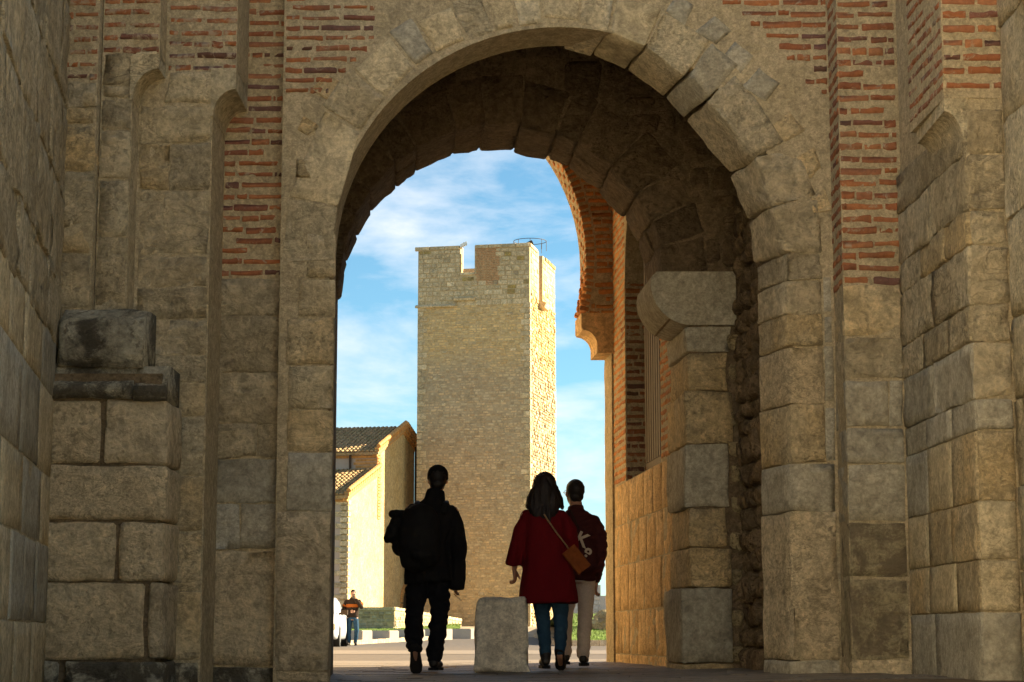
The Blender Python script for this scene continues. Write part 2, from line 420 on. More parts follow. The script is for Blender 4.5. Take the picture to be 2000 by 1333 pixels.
M['earth'] = plain_mat('dry_earth', (0.30, 0.245, 0.165), 0.95, 0.3, 0.8, 0.3, bd=0.05)
M['path'] = plain_mat('pale_paving', (0.175, 0.148, 0.122), 0.85, 0.15, 4, 0.2)
M['slab'] = stone_mat('worn_paving_stone', (0.20, 0.165, 0.125), (0.15, 0.125, 0.095), stain_amt=0.4, pits=0.2, bump=0.25, rnd=0.2)
M['slab'].node_tree.nodes['Principled BSDF'].inputs['Roughness'].default_value = 0.55
M['slab'].node_tree.nodes['Principled BSDF'].inputs['Specular IOR Level'].default_value = 0.4
ylist = [-60, -10, 0, 8]+[10+i*1.5 for i in range(14)]+[34, 38, 44, 50]+[56+i*2 for i in range(24)]+[110, 130, 170, 260, 500, 1200, 2500]
def fxw(x, y): return x
gs = sheet('ground', -1, 1, 0, 0, 60, 0, -0.03, M['earth'], fx=lambda x, y: (abs(x)**2.2)*math.copysign(1, x)*1500+0.9, yl=ylist)
sheet('road', -16, 12, 22.6, 62.5, 28, 40, -0.008, M['asphalt'])
sheet('road_forecourt', -30, 3.6, 62.5, 84, 30, 20, -0.008, M['asphalt'])
M['bounce_street'] = plain_mat('bounce_street_paving', (0.54, 0.47, 0.36), 0.9, 0.15, 3, 0.2)
sheet('bounce_street', -14, 14, -40, 9, 14, 20, -0.012, M['bounce_street'])  # unseen pale paving added behind the camera to bounce sunlight onto the gate
M['mark'] = plain_mat('worn_road_paint', (0.40, 0.33, 0.24), 0.8, 0.25, 6)
sheet('pavement', -6, 1.4, 22.3, 26.5, 10, 5, 0.0, M['path'])
sheet('crossing_strip', -12, 10, 36.5, 45.5, 20, 6, -0.003, M['path'], fx=lambda x, y: x)
pav = thing('passage_paving', None, None); pav['kind'] = 'structure'
sl_me, sl_c = hexblock('paving_slab', [(x-.5, y-.5, z) for y in (1,) for z in () ] or [Vector((x-.5, (y-.5), z)) for z in (0, 1) for y in (0, 1) for x in (0, 1)], (2, 1, 1), 0.02, 0.0, 1, 0)
sl_me.materials.append(M['slab'])
y = 12.2
while y < 23.6:
    dy = R.uniform(0.40, 0.52)
    x = -2.3+R.uniform(0, .4)
    xe = 3.0 if y < 13.5 else (1.95 if y < 17.4 else 1.35)
    while x < xe:
        dx = R.uniform(0.55, 0.85)
        o = bpy.data.objects.new('paving_slab', sl_me); COL.objects.link(o); o.parent = pav
        zc = gz(x+dx/2, y+dy/2); sl = 0.022 if -1.24 < x < 2.1 else 0.0
        tx, ty = R.uniform(-.003, .003), R.uniform(-.003, .003)
        o.matrix_basis = Matrix.Translation((x+dx/2, y+dy/2, zc-0.045+R.uniform(-.003, .003))) @ Matrix.Rotation(-math.atan(sl)+tx, 4, 'Y') @ Matrix.Rotation(ty, 4, 'X') @ Matrix.Diagonal((dx-.012, dy-.012, 0.09, 1))
        x += dx
    y += dy
# paving bed shows only in the joints
sheet('paving_bed', -3.4, 3.4, 8, 23.5, 12, 20, -0.006, M['mortar_dark'])

# ------------------------------------------------------------------ gate front wall
def opening_core(name, parent, cols, z1, Y0, Y1, mat, dxb=0.0, side0=True):
    """cols: list of (xa, xb, za, zb); bottom edge of the wall over each column"""
    vs = []; fs = []
    def P(x, Y, z):
        vs.append((x+(dxb if Y == Y1 else 0), Y, z)); return len(vs)-1
    prev = None
    for xa, xb, za, zb in cols:
        f = [P(xa, Y0, za), P(xb, Y0, zb), P(xb, Y0, z1), P(xa, Y0, z1)]; b = [P(xa, Y1, za), P(xb, Y1, zb), P(xb, Y1, z1), P(xa, Y1, z1)]
        fs.append(tuple(f)); fs.append((b[1], b[0], b[3], b[2])); fs.append((f[1], f[0], b[0], b[1])); fs.append((f[3], f[2], b[2], b[3]))
        if prev is not None and abs(prev-za) > 1e-4:
            a_, c_ = P(xa, Y0, prev), P(xa, Y1, prev); fs.append((a_, f[0], b[0], c_) if prev > za else (f[0], a_, c_, b[0]))
        if prev is None: fs.append((f[0], f[3], b[3], b[0]))
        prev = zb; last = (f, b)
    f, b = last; fs.append((f[2], f[1], b[1], b[2]))
    return obj(name, pydata(name, vs, fs), mat, parent)
def arch_cols(x0, x1, cx, cz, r, xl=None, xr=None, zl=0.0, zr=0.0, n=40):
    """jamb-to-jamb columns with a round arch head"""
    cols = [(x0, cx-r, 0, 0)] if xl is None else [(x0, xl, 0, 0), (xl, cx-r, zl, zl)]
    pts = [(cx-r*math.cos(PI*i/n), cz+r*math.sin(PI*i/n)) for i in range(n+1)]
    for a, b in zip(pts[:-1], pts[1:]): cols.append((a[0], b[0], a[1], b[1]))
    cols += [(cx+r, x1, 0, 0)] if xr is None else [(cx+r, xr, zr, zr), (xr, x1, 0, 0)]
    return cols
WALLTOP = 8.5
XB = -1.655
GW = thing('gate_wall', 'limestone and brick gate wall with the large round front arch over the passage', 'gate wall', (0.35, 14.2, 0))
C1 = Vector((0.348, 0, 3.06))
opening_core('mortar_core', GW, arch_cols(XB, 2.3, .348, 3.06, 1.65), WALLTOP, 14.0, 14.47, M['mortar'])
jp = [(655, 545), (659, 405), (705, 256), (752, 190), (810, 130), (850, 104), (912, 80), (965, 62), (1010, 54), (1062, 42), (1130, 44), (1190, 62), (1262, 92), (1340, 150), (1384, 194), (1478, 310), (1510, 405), (1530, 495)]
ro = {0: 2.0, 1: 2.02, 2: 2.0, 3: 2.0, 4: 2.0, 5: 2.0, 6: 2.0, 7: 1.98, 8: 1.96, 9: 1.98, 10: 1.97, 11: 1.94, 12: 1.92, 13: 1.86, 14: 1.83, 15: 1.86, 16: 1.9}
FR14 = front(14.0)
jw = [Vector((PX(a, b, 14), 0, PZ(a and b, 14))) for a, b in jp]
for i in range(len(jw)-1):
    a, b = jw[i], jw[i+1]
    da, db = (a-C1), (b-C1)
    ra, rb = da.length, db.length
    if i in (9,): ra, rb = ra+.0, rb+.0
    ua, ub = da/ra, db/rb
    if i == 0: ua = Vector((-1, 0, -0.05)).normalized()
    rr = ro[i]+R.uniform(-.03, .03)
    g_ = 0.010
    t = Vector((ua.z, 0, -ua.x))*g_; t2 = Vector((ub.z, 0, -ub.x))*g_
    Yf = 14.0-R.uniform(0.003, 0.011); Yb = 14.5+R.uniform(-.03, .06)
    SH = Vector((-0.10, 0, 0.01)); k = 0.978
    if i in (8,): k = 1.02
    def at(v, Y, back=False):
        p = C1+v
        if back: p = C1+v*k+SH
        return Vector((p.x, Y, p.z))
    rb0 = 1.0
    A0, B0 = ua*ra+t, ub*rb-t2
    A1, B1 = ua*rr+t, ub*rr-t2
    if i == 9: A0 = A0+ua*0.03; B0 = B0+ub*0.02      # the broken stone at the crown
    if i == 8: B0 = B0-ub*0.02
    c8 = [at(A0, Yf), at(B0, Yf), at(A0, Yb, True), at(B0, Yb, True), at(A1, Yf), at(B1, Yf), at(A1, Yb, True), at(B1, Yb, True)]
    rough_ = i >= 14
    mat = M['rough'] if rough_ else (M['grey'] if i in (13, 4) else M['ashlar'] if i % 2 else M['pale'])
    me, ctr = hexblock('voussoir', c8, (8 if (b-a).length > .3 else 5, 4, 7), 0.012 if rough_ else 0.007, 0.016 if rough_ else 0.008, 5.0, 500+i, wob=0.02 if rough_ else 0.012)
    obj('voussoir', me, mat, GW, ctr)
# outer blocks over the right haunch and a few on the left
for (x, y, s_, a_) in ((1392, 62, 46, 40), (1442, 110, 44, 38), (1490, 170, 50, 42), (1540, 250, 46, 58), (1585, 320, 40, 60), (1600, 395, 36, 70), (592, 330, 30, 80), (600, 250, 34, 60), (640, 170, 40, 50), (1330, 20, 44, 30), (1575, 460, 34, 80)):
    cx, cz = PX(x, y, 14), PZ(y, 14); h_ = s_/278.0*0.95
    a_ = math.radians(a_ if x > 1000 else -a_)
    rot = lambda du, dv: (cx+du*math.cos(a_)+dv*math.sin(a_), cz-du*math.sin(a_)+dv*math.cos(a_))
    j = lambda: R.uniform(-.02, .02)
    q = [rot(-h_*.6+j(), -h_*.55+j()), rot(h_*.6+j(), -h_*.55+j()), rot(h_*.6+j(), h_*.55+j()), rot(-h_*.6+j(), h_*.55+j())]
    stone(GW, FR14, q, M['grey'] if 1000 < x < 1520 else M['warm'], 'stone', proud=0.006, wob=0.015)
# left jamb
XB = -1.655
def jamb_block(parent, xl, xr, xlb, xrb, z0, z1, Y0, Y1, mat, seed, amp=.008, cham=.008, n=(4, 4, 4), wob=.010, name='stone'):
    c8 = [(xl, Y0, z0), (xr, Y0, z0), (xlb, Y1, z0), (xrb, Y1, z0), (xl, Y0, z1), (xr, Y0, z1), (xlb, Y1, z1), (xrb, Y1, z1)]
    me, ctr = hexblock(name, c8, n, cham, amp, 6.0, seed, wob=wob)
    return obj(name, me, mat, parent, ctr)
js = [PZ(v, 14) for v in (455, 545, 621, 714, 801, 882, 998, 1312)]+[0.0]
jm = ['pale', 'pale', 'warm', 'pale', 'warm', 'grey', 'stainy', 'stainy']
for i in range(len(js)-1):
    xl = (-1.47, -1.52, -1.60, -1.585, -1.59, -1.585, -1.65, -1.64)[i]
    jamb_block(GW, xl, -1.262+R.uniform(-.008, .004), xl, -1.37, js[i+1]+.004, js[i]-.004, 13.992+R.uniform(-.004, .003), 14.5, M[jm[i]], 700+i, n=(4, 3, 8 if i == 6 else 4))
# right jamb, splayed reveal
rs = [PZ(v, 14) for v in (495, 548, 614, 678, 790, 905, 1000, 1290)]+[0.0]
rmn = ['rough', 'rough', 'warm', 'stainy', 'warm', 'grey', 'stainy', 'grey']
for i in range(len(rs)-1):
    xr = 2.205 if i < 5 else 2.275
    xl = 1.958+R.uniform(-.015, .01)
    if i >= 6: xl -= .01
    jamb_block(GW, xl, xr, 1.815, xr, rs[i+1]+.004, rs[i]-.004, 13.988+R.uniform(-.008, .005), 14.5, M[rmn[i]], 720+i, amp=.008 if i < 5 else .006, cham=.006, n=(5, 4, 9 if i == 6 else 5), wob=.014)
fs_ = [PZ(v, 14) for v in (540, 600, 668, 672, 788, 795, 903)]
for a, b in ((540, 612), (616, 672), (676, 786), (795, 903)):
    stone(GW, FR14, [(2.214, PZ(b, 14)), (2.282, PZ(b, 14)), (2.282, PZ(a, 14)), (2.214, PZ(a, 14))], M['grey'], 'stone', n=(2, 1, 5), proud=.004, amp=.002)
# brick spandrels
def span_l(v):
    d = v-3.06; rr = 2.02
    e = .348-math.sqrt(max(0, rr*rr-d*d))-.03 if abs(d) < rr else .2
    return (XB+.01, min(e, -1.0)) if e > XB+.06 and v > 4.2 else None
brick_wall(GW, FR14, 4.15, 5.25, span_l, 0.078, 0.042, half=.35)
def span_r(v):
    d = v-3.06; rr = 2.17
    e = .348+math.sqrt(max(0, rr*rr-d*d))+.02 if abs(d) < rr else 1.35
    e = max(e, 1.25)
    return (e+R.uniform(-.04, .05), 2.285) if e < 2.24 else None
brick_wall(GW, FR14, 3.72, 5.3, span_r, 0.084, 0.046, half=.3)

# the recessed brick strip left of the arch
X3 = PX(415, 300, 13.55)
BS = GW
obj('mortar_core', box_mesh('mortar_core', X3-.4, XB+.0, 14.15, 14.46, 0, WALLTOP), M['mortar'], GW)
obj('mortar_core', box_mesh('mortar_core', XB-.004, XB+.1, 14.004, 14.2, 0, WALLTOP), M['mortar'], GW)
FB = front(14.15)
brick_wall(GW, FB, PZ(534, 14.15), 5.4, lambda v: (X3-.03, XB-.012), 0.0815, 0.044, half=.28, skip=.05)
bz = [PZ(v, 14.15) for v in (543, 617, 728, 828, 895, 982, 1075, 1303)]+[0.0]
courses(GW, FB, X3-.05, XB-.012, bz, [['rough'], ['rough'], ['rough'], ['rough'], ['grey'], ['grey'], ['stainy'], ['lichen']], {3: [.7], 5: [.45]}, amp=.012, wob=.01, proud=.014)

# ------------------------------------------------------------------ stepped pilaster on the left
SP = thing('stepped_pilaster', 'stepped stone pilaster with brick top left of the large arch', 'pilaster', (-2.6, 13.4, 0))
XL = -3.06; X1 = PX(190, 300, 13.25); X2 = PX(262, 300, 13.4)
X2b = PX(315, 80, 13.35); X3b = PX(463, 80, 13.55)
def fillet(parent, x_low, x_box, z_top, z_arc, Y0, Y1, mat, sgn=1, name='corbel', tall=1.25):
    """overhanging stone whose underside is a hollow quarter round"""
    r = abs(x_box-x_low); pts = [Vector((x_low-sgn*.02, Y0, z_top)), Vector((x_box, Y0, z_top)), Vector((x_box, Y0, z_arc))]
    for k in range(1, 11):
        a = PI/2*k/10
        pts.append(Vector((x_box-sgn*r*math.sin(a), Y0, z_arc-r*tall*(1-math.cos(a)))))
    pts.append(Vector((x_low-sgn*.02, Y0, z_arc-r*tall)))
    me = prism(name, pts, (0, Y0, 0), (0, Y1, 0))
    o = obj(name, me, mat, parent)
    return o
for x0, x1, Y in ((XL-.3, X1, 13.2), (X1, X2, 13.3), (X2-.1, X3, 13.55)):
    obj('mortar_core', box_mesh('mortar_core', x0+.003, x1-.004, Y, 14.45, 0, WALLTOP), M['mortar'], SP)
zt2, zt3 = PZ(135, 13.3), PZ(175, 13.55)
obj('mortar_core', box_mesh('mortar_core', X2-.02, X2b, 13.303, 14.4, zt2+.09, WALLTOP), M['mortar'], SP)
obj('mortar_core', box_mesh('mortar_core', X3-.02, X3b, 13.553, 14.4, zt3+.14, WALLTOP), M['mortar'], SP)
fillet(SP, X2, X2b, zt2+.10, zt2, 13.285, 13.56, M['pale'])
fillet(SP, X3, X3b, zt3+.15, zt3, 13.535, 14.16, M['pale'])
F1, F2, F3 = front(13.2), front(13.3), front(13.55)
brick_wall(SP, F1, PZ(150, 13.2), 5.2, lambda v: (XL, X1-.01), .088, .048, True, half=.3)
brick_wall(SP, F2, PZ(97, 13.3), 5.2, lambda v: (X1+.01, X2b-.006), .088, .048, True, half=.45)
brick_wall(SP, F3, PZ(133, 13.55), 5.2, lambda v: (X2b+.02, X3b-.006), .086, .048, True, half=.25)
Z = lambda Y, *v: [PZ(a, Y) for a in v]
courses(SP, F1, XL+.01, X1-.008, Z(13.2, 158, 212, 245, 335, 447, 497, 600), ['rough', 'pale', 'warm'], amp=.014, wob=.012)
courses(SP, F2, X1+.008, X2-.006, Z(13.3, 104, 170, 193, 255, 350, 463, 600), ['rough', 'pale'], amp=.012, wob=.01)
stone(SP, F3, [(X2+.17, PZ(203, 13.55)), (X3-.01, PZ(203, 13.55)), (X3-.01, PZ(140, 13.55)), (X2+.2, PZ(140, 13.55))], M['pale'])
stone(SP, front(13.3), [(X2+.005, zt2+.1), (X2b-.01, zt2+.1), (X2b-.01, PZ(100, 13.3)), (X2+.005, PZ(100, 13.3))], M['pale'])
courses(SP, F3, X2+.01, X3-.008, Z(13.55, 206, 281, 372, 500, 562, 625, 697, 747), ['pale', 'warm', 'rough'], {1: [.44]}, amp=.012, wob=.01)
Xn = PX(338, 800, 13.55)
courses(SP, F3, Xn-.1, X3-.008, Z(13.55, 747, 815, 931, 1040, 1157, 1292)+[0], [['warm'], ['pale'], ['warm'], ['warm'], ['warm'], ['lichen']], amp=.009, wob=.008)
# stone pier in front of it
PI_ = thing('stone_pier', 'square pier of big pitted limestone blocks under a dark weathered moulding', 'pier', (-2.8, 13.1, 0))
xa = -3.08; FP = front(13.0)
xb_ = PX(330, 900, 13.0)
obj('mortar_core', box_mesh('mortar_core', xa, xb_-.06, 13.0, 13.5, 0, PZ(730, 13.0)), M['mortar_dark'], PI_)
pz = Z(13.0, 780, 908, 1018, 1137, 1290)+[0.0]
for i, (sp) in enumerate(([.48], [], [.62], [.86], [.22])):
    f_ = [0]+list(sp)+[1]
    for k in range(len(f_)-1):
        u0, u1 = xa+.012+(xb_-xa)*f_[k], xa+(xb_-xa)*f_[k+1]-.01
        if k < len(f_)-2: u1 -= .008
        nn = (max(3, int((u1-u0)/.06)), 2, 6)
        jamb_block(PI_, u0, u1, u0, u1, pz[i+1]+.008, pz[i]-.008, 12.975+R.uniform(-.008, .008), 13.5, M['lichen' if i in (4,) else 'stainy'], 800+i*3+k, amp=.008, cham=.016, n=nn, wob=.012)
def profiled(parent, name, x0, x1, prof, mat, seed, amp=.012):
    """prof: list of (y,z) front profile, extruded along x with a worn surface"""
    n = max(3, int((x1-x0)/.05)); vs = []; fs = []
    for i in range(n+1):
        x = x0+(x1-x0)*i/n
        for (y, z) in prof:
            p = Vector((x, y, z)); vs.append(p+noise.noise_vector(p*7+Vector((seed, 0, 0)))*amp+noise.noise_vector(p*20)*amp*.4)
    m_ = len(prof)
    for i in range(n):
        for k in range(m_-1): fs.append((i*m_+k, (i+1)*m_+k, (i+1)*m_+k+1, i*m_+k+1))
    fs.append(tuple(range(m_-1, -1, -1))); fs.append(tuple(n*m_+k for k in range(m_)))
    me = pydata(name, vs, fs); bm = bmesh.new(); bm.from_mesh(me); bmesh.ops.recalc_face_normals(bm, faces=bm.faces); bm.to_mesh(me); bm.free()
    for p in me.polygons: p.use_smooth = True
    return obj(name, me, mat, parent)
z0, z1 = PZ(778, 12.95), PZ(706, 12.95)
prof = [(13.5, z0), (12.95, z0), (12.93, z0+.05), (12.94, z0+.10)]+[(12.94+.12*math.sin(a), z0+.10+(z1-z0-.12)*(1-math.cos(a))) for a in (.3, .7, 1.1, 1.4)]+[(13.09, z1), (13.5, z1)]
profiled(PI_, 'moulding', xa, PX(262, 740, 13), prof, M['lichen'], 3.1)
profiled(PI_, 'moulding', PX(264, 740, 13), PX(328, 740, 13), [(a, b-.015) for a, b in prof], M['lichen'], 9.1)
z0, z1 = PZ(716, 13.05), PZ(597, 13.05)
prof = [(13.5, z0), (13.03, z0), (13.02, z0+.08), (13.02, z0+.26), (13.05, z0+.31), (13.18, z1-.01), (13.25, z1), (13.5, z1)]
profiled(PI_, 'block', PX(120, 650, 13.1), PX(284, 650, 13.1), prof, M['lichen'], 5.5, .014)

# ------------------------------------------------------------------ brick pilaster on the right
RP = thing('brick_pilaster', 'narrow projecting pilaster of red brick over stone, right of the large arch', 'pilaster', (2.5, 13.8, 0))
XR0, XR1 = 2.295, 2.715
obj('mortar_core', box_mesh('mortar_core', XR0, XR1+.02, 13.6, 14.45, 0, WALLTOP), M['mortar'], RP)
FRP = front(13.6); FRL = along(XR0, 14.0, XR0, 13.6)
brick_wall(RP, FRP, PZ(548, 13.6), 5.3, lambda v: (XR0+.005, XR1-.02), .0865, .05, half=.25, skip=.03)
brick_wall(RP, FRL, PZ(548, 13.6), 5.3, lambda v: (.02, .40), .0865, .05, half=.5, skip=.05, L0=(.15, .25))
rz = Z(13.6, 556, 658, 742, 835, 906, 1020, 1130, 1290)+[0.0]
rowsm = ['warm', 'rough', 'grey', 'grey', 'grey', 'burnt', 'burnt', 'stainy']
for i in range(len(rz)-1):
    parts = [(XR0, XR1-.03)] if i != 2 else [(XR0, XR0+.29), (XR0+.30, XR1-.03)]
    for k, (u0, u1) in enumerate(parts):
        jamb_block(RP, u0, u1, u0, u1, rz[i+1]+.006, rz[i]-.006, 13.593+R.uniform(-.004, .004), 14.0, M[rowsm[i]], 900+i*2+k, amp=.012 if i < 2 else .006, n=(5, 4, 5), wob=.01)

# ------------------------------------------------------------------ flank walls that reach towards the camera
LF = thing('flank_wall', 'long limestone flank wall running along the left side towards the arch', 'wall', (-2.6, 9.5, 0))
fl = along(-2.13, 6.8, -3.06, 13.3)
def ulen(a, b): return math.hypot(a[0]-b[0], a[1]-b[1])
LL = ulen((-2.13, 6.8), (-3.06, 13.3))
def frbox(parent, name, fr, u0, u1, v0, v1, d0, d1, mat):
    c = [fr.p(u, v, d) for v in (v0, v1) for d in (d0, d1) for u in (u0, u1)]
    mb = MB(); mb.quadbox(c); return obj(name, mb.mesh(name), mat, parent)
frbox(LF, 'mortar_core', fl, 0, LL+.3, 0, 5.6, 0, -1.2, M['mortar'])
zc = [5.3, 4.55, 3.85, 3.25, 2.65, 2.25, 1.87, 1.34, .90, .41, 0.0]
for i in range(len(zc)-1):
    u = 0
    while u < LL:
        l = R.uniform(.7, 1.25) if i > 4 else R.uniform(.6, 1.1)
        e = min(LL, u+l)
        if e-u > .12:
            rough_ = i <= 4
            q = [(u, zc[i+1]), (e, zc[i+1]), (e, zc[i]), (u, zc[i])]
            if rough_: q = [(a+R.uniform(-.05, .05), b+R.uniform(-.05, .05)) for a, b in q]
            stone(LF, fl, q, M['rough' if rough_ else R.choice(['ashlar', 'ashlar', 'grey'])], n=(8, 1, 7) if rough_ else (5, 1, 4),
                  amp=.018 if rough_ else .005, wob=.02 if rough_ else .006, proud=.014 if rough_ else .005, freq=5.0)
        u = e
courses(LF, Frame(fl.p(0, 0, -1.2), fl.N, -fl.U), 0, 1.2, [5.6, 5.0, 4.4, 3.85, 3.25, 2.65, 2.2, 1.75, 1.3, .85, .4, 0], ['rough', 'ashlar', 'warm'], {0: [.5], 1: [.35], 2: [.6], 3: [.4], 4: [.55], 5: [.3], 6: [.6], 7: [.45], 8: [.3], 9: [.6], 10: [.4]})
RF = thing('flank_wall', 'right flank wall of grey and tan blocks with a slanting brick top beside the pilaster', 'wall', (3.0, 10, 0))
CX, CY = 2.76, 11.8
fa = along(2.70, 13.62, CX, CY); LA = ulen((2.70, 13.62), (CX, CY)); fb = front(CY)
fc = along(3.0, CY, 2.95, 4.0)
obj('mortar_core', prism('mortar_core', [Vector(p) for p in ((2.715, 13.62, 0), (CX+.01, CY+.01, 0), (3.01, CY+.005, 0), (2.975, 7.4, 0), (5, 7.4, 0), (5, 14.4, 0), (2.73, 14.4, 0))], (0, 0, 0), (0, 0, 7.5)), M['mortar'], RF)
cz = Z(CY, 215, 300, 410, 480, 595, 668, 778, 840, 979, 1094, 1195)+[0.0]
ms = [['rough'], ['rough'], ['rough', 'warm'], ['rough'], ['rough'], ['grey', 'rough'], ['grey'], ['ashlar', 'warm', 'grey'], ['ashlar', 'warm'], ['warm', 'ashlar'], ['grey']]
for i in range(len(cz)-1):
    rough_ = i < 6
    cuts = [0, LA] if i == 0 else sorted([0, LA]+[LA*c+R.uniform(-.06, .06) for c in ((.5,) if rough_ and i % 2 else (.33, .67) if i != 10 else (.4,))])
    for a, b in zip(cuts[:-1], cuts[1:]):
        q = [(a, cz[i+1]), (b, cz[i+1]), (b, cz[i]), (a, cz[i])]
        stone(RF, fa, q, M[R.choice(ms[i])], n=(6, 1, 5), amp=.014 if rough_ else .005, wob=.015 if rough_ else .006, proud=.012 if rough_ else .005)
    stone(RF, fb, [(CX+.002, cz[i+1]), (2.99, cz[i+1]), (2.99, cz[i]), (CX+.002, cz[i])], M[R.choice(ms[i])], n=(4, 1, 5), amp=.014 if rough_ else .006, wob=.008)
zz = [5.4, 4.6, 4.0, 3.4, 2.8, 2.2, 1.7, 1.2, .7, 0]
for i in range(len(zz)-1):
    u = R.uniform(0, .1)
    while u < 4.0:
        l = R.uniform(.6, 1.0)
        stone(RF, fc, [(u, zz[i+1]), (u+l, zz[i+1]), (u+l, zz[i]), (u, zz[i])], M['pale'], n=(6, 1, 5), amp=.02, wob=.012, proud=.02); u += l
# overhanging brick corner above the hollow corbel
zb = PZ(192, CY); XO = 2.634
obj('mortar_core', prism('mortar_core', [Vector(p) for p in ((XO, CY, zb), (3.02, CY, zb), (3.02, 12.65, zb), (2.60, 12.65, zb))], (0, 0, 0), (0, 0, 9-zb)), M['mortar'], RF)
fo = along(2.60, 12.65, XO, CY); LO = ulen((2.60, 12.65), (XO, CY)); ffo = front(CY)
brick_wall(RF, fo, zb+.08, 5.4, lambda v: (.0, LO-.005), .088, .048, True, half=.35, L0=(.22, .32))
brick_wall(RF, ffo, zb+.08, 5.4, lambda v: (XO+.005, 2.99), .088, .048, False, half=.2, L0=(.22, .32))
o = fillet(RF, CX, XO, zb+.003, zb-.08, CY+.003, 12.62, M['pale'], sgn=-1, tall=2.3)

# ------------------------------------------------------------------ passage: rubble side, second arch, vault
PS = thing('passage_vault', 'dark rubble side wall and vault of the passage between the two stone arches', 'vault', (1.9, 15.5, 0))
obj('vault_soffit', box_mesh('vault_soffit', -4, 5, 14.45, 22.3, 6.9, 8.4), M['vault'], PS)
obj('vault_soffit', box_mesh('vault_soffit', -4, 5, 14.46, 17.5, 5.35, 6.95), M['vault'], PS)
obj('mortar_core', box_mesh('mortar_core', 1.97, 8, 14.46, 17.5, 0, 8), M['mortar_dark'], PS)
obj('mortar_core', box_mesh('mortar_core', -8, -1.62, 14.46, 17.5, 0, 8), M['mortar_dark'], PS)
def rubble(parent, fr, u0, u1, v0, v1, cw, ch, mat, inside=None, proud=(.0, .05), amp=.02, name='stone', n=(4, 1, 4)):
    v = v0
    while v < v1:
        h = ch*R.uniform(.7, 1.35); u = u0-R.uniform(0, cw*.5)
        while u < u1:
            l = cw*R.uniform(.6, 1.6); a, b = max(u0, u), min(u1, u+l)
            if b-a > .05 and (inside is None or inside((a+b)/2, v+h/2)):
                j = lambda s: R.uniform(-s, s)
                q = [(a+j(.02), v+j(.02)), (b+j(.02), v+j(.03)), (b+j(.02), v+h+j(.02)), (a+j(.02), v+h+j(.03))]
                stone(parent, fr, q, mat, name, proud=R.uniform(*proud), n=n, amp=amp, wob=.015, gap=.014, cham=.03)
            u += l
        v += h
frub = along(1.93, 16.55, 1.97, 14.45)
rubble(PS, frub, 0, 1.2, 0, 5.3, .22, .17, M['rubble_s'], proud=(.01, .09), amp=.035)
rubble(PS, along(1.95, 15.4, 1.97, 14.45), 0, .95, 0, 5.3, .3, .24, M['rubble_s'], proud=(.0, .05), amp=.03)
A2 = thing('inner_arch', 'lower stone arch inside the passage with a big rounded impost on its right', 'arch', (-.2, 17, 0))
c2x, c2z, r2, Ya, Yb = -.085, 3.27, 1.372, 16.5, 17.45
opening_core('mortar_core', A2, arch_cols(-1.9, 1.95, c2x, c2z, r2+.03, xr=1.49, zr=2.95), 6.0, Ya, Yb, M['mortar_dark'], dxb=-.06)
NV = 15; ang = [PI*(1.0-i/NV)+(R.uniform(-.05, .05) if 0 < i < NV else 0) for i in range(NV+1)]
for i in range(NV):
    a, b = ang[i]-.004, ang[i+1]+.004
    for (ya, yb_) in (((Ya, Yb),) if i % 3 != 1 else ((Ya, Ya+.42), (Ya+.43, Yb))):
        ri = r2+R.uniform(-.016, .014); ro_ = r2+R.uniform(.36, .46)
        def q2(r, an, Y):
            sh = -.06*(Y-Ya)/(Yb-Ya); return Vector((c2x+sh+r*math.cos(an), Y, c2z+r*math.sin(an)))
        y0_ = ya-(.015 if ya == Ya else 0)
        c8 = [q2(ri, a, y0_), q2(ri, b, y0_), q2(ri, a, yb_), q2(ri, b, yb_), q2(ro_, a, y0_), q2(ro_, b, y0_), q2(ro_, a, yb_), q2(ro_, b, yb_)]
        me, ctr = hexblock('voussoir', c8, (5, 6, 4), .014, .013, 8.0, 1200+i, wob=.016, back=True)
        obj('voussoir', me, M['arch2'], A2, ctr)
# impost with rounded nose
iz1, iz0 = PZ(532, Ya), PZ(636, Ya)
nose = 1.165; rad = .34; pts = [Vector((1.88, Ya, iz0)), Vector((1.88, Ya, iz1)), Vector((nose+.05, Ya, iz1)), Vector((nose+.01, Ya, iz1-.04))]
for k in range(0, 13):
    a = PI/2*k/12
    pts.append(Vector((nose+rad*(1-math.cos(a)), Ya, iz0+(iz1-iz0-.10)*(1-math.sin(a)))))
me = prism('impost', [p+Vector((0, -.03, 0)) for p in pts], (0, 0, 0), (-.06, Yb-Ya+.02, 0)); obj('impost', me, M['grey'], A2)
# right jamb under the impost
jz = Z(Ya, 638, 690, 764, 868, 992, 1070, 1148, 1296)+[0.02]
xc = [1.455, 1.47, 1.45, 1.44, 1.47, 1.46, 1.40, 1.40]
for i in range(len(jz)-1):
    jamb_block(A2, xc[i]+R.uniform(-.01, .01), 1.80+R.uniform(-.06, .06), xc[i]-.075, 1.8, jz[i+1]+.006, jz[i]-.006, Ya-.03+R.uniform(-.015, .01), Yb, M['warm' if i % 3 else 'grey'], 1300+i, amp=.013, n=(5, 6, 5), wob=.014)
obj('mortar_core', box_mesh('mortar_core', 1.50, 1.95, Ya-.002, Yb-.01, 0, 2.93), M['mortar_dark'], A2)
for yv in (640, 700, 790, 850, 900, 960, 1030, 1100, 1180, 1250):
    z_ = PZ(yv+30, Ya); stone(A2, front(Ya), [(1.80, z_-.05), (1.90, z_-.07), (1.9, z_+.08), (1.8, z_+.09)], M['rubble'], n=(3, 1, 3), amp=.02, proud=.03, cham=.02)
rubble(A2, front(Ya), .95, 1.92, 3.40, 5.3, .24, .2, M['arch2'], inside=lambda u, v: math.hypot(u-c2x, v-c2z) > r2+.42, proud=(.0, .05), amp=.02)
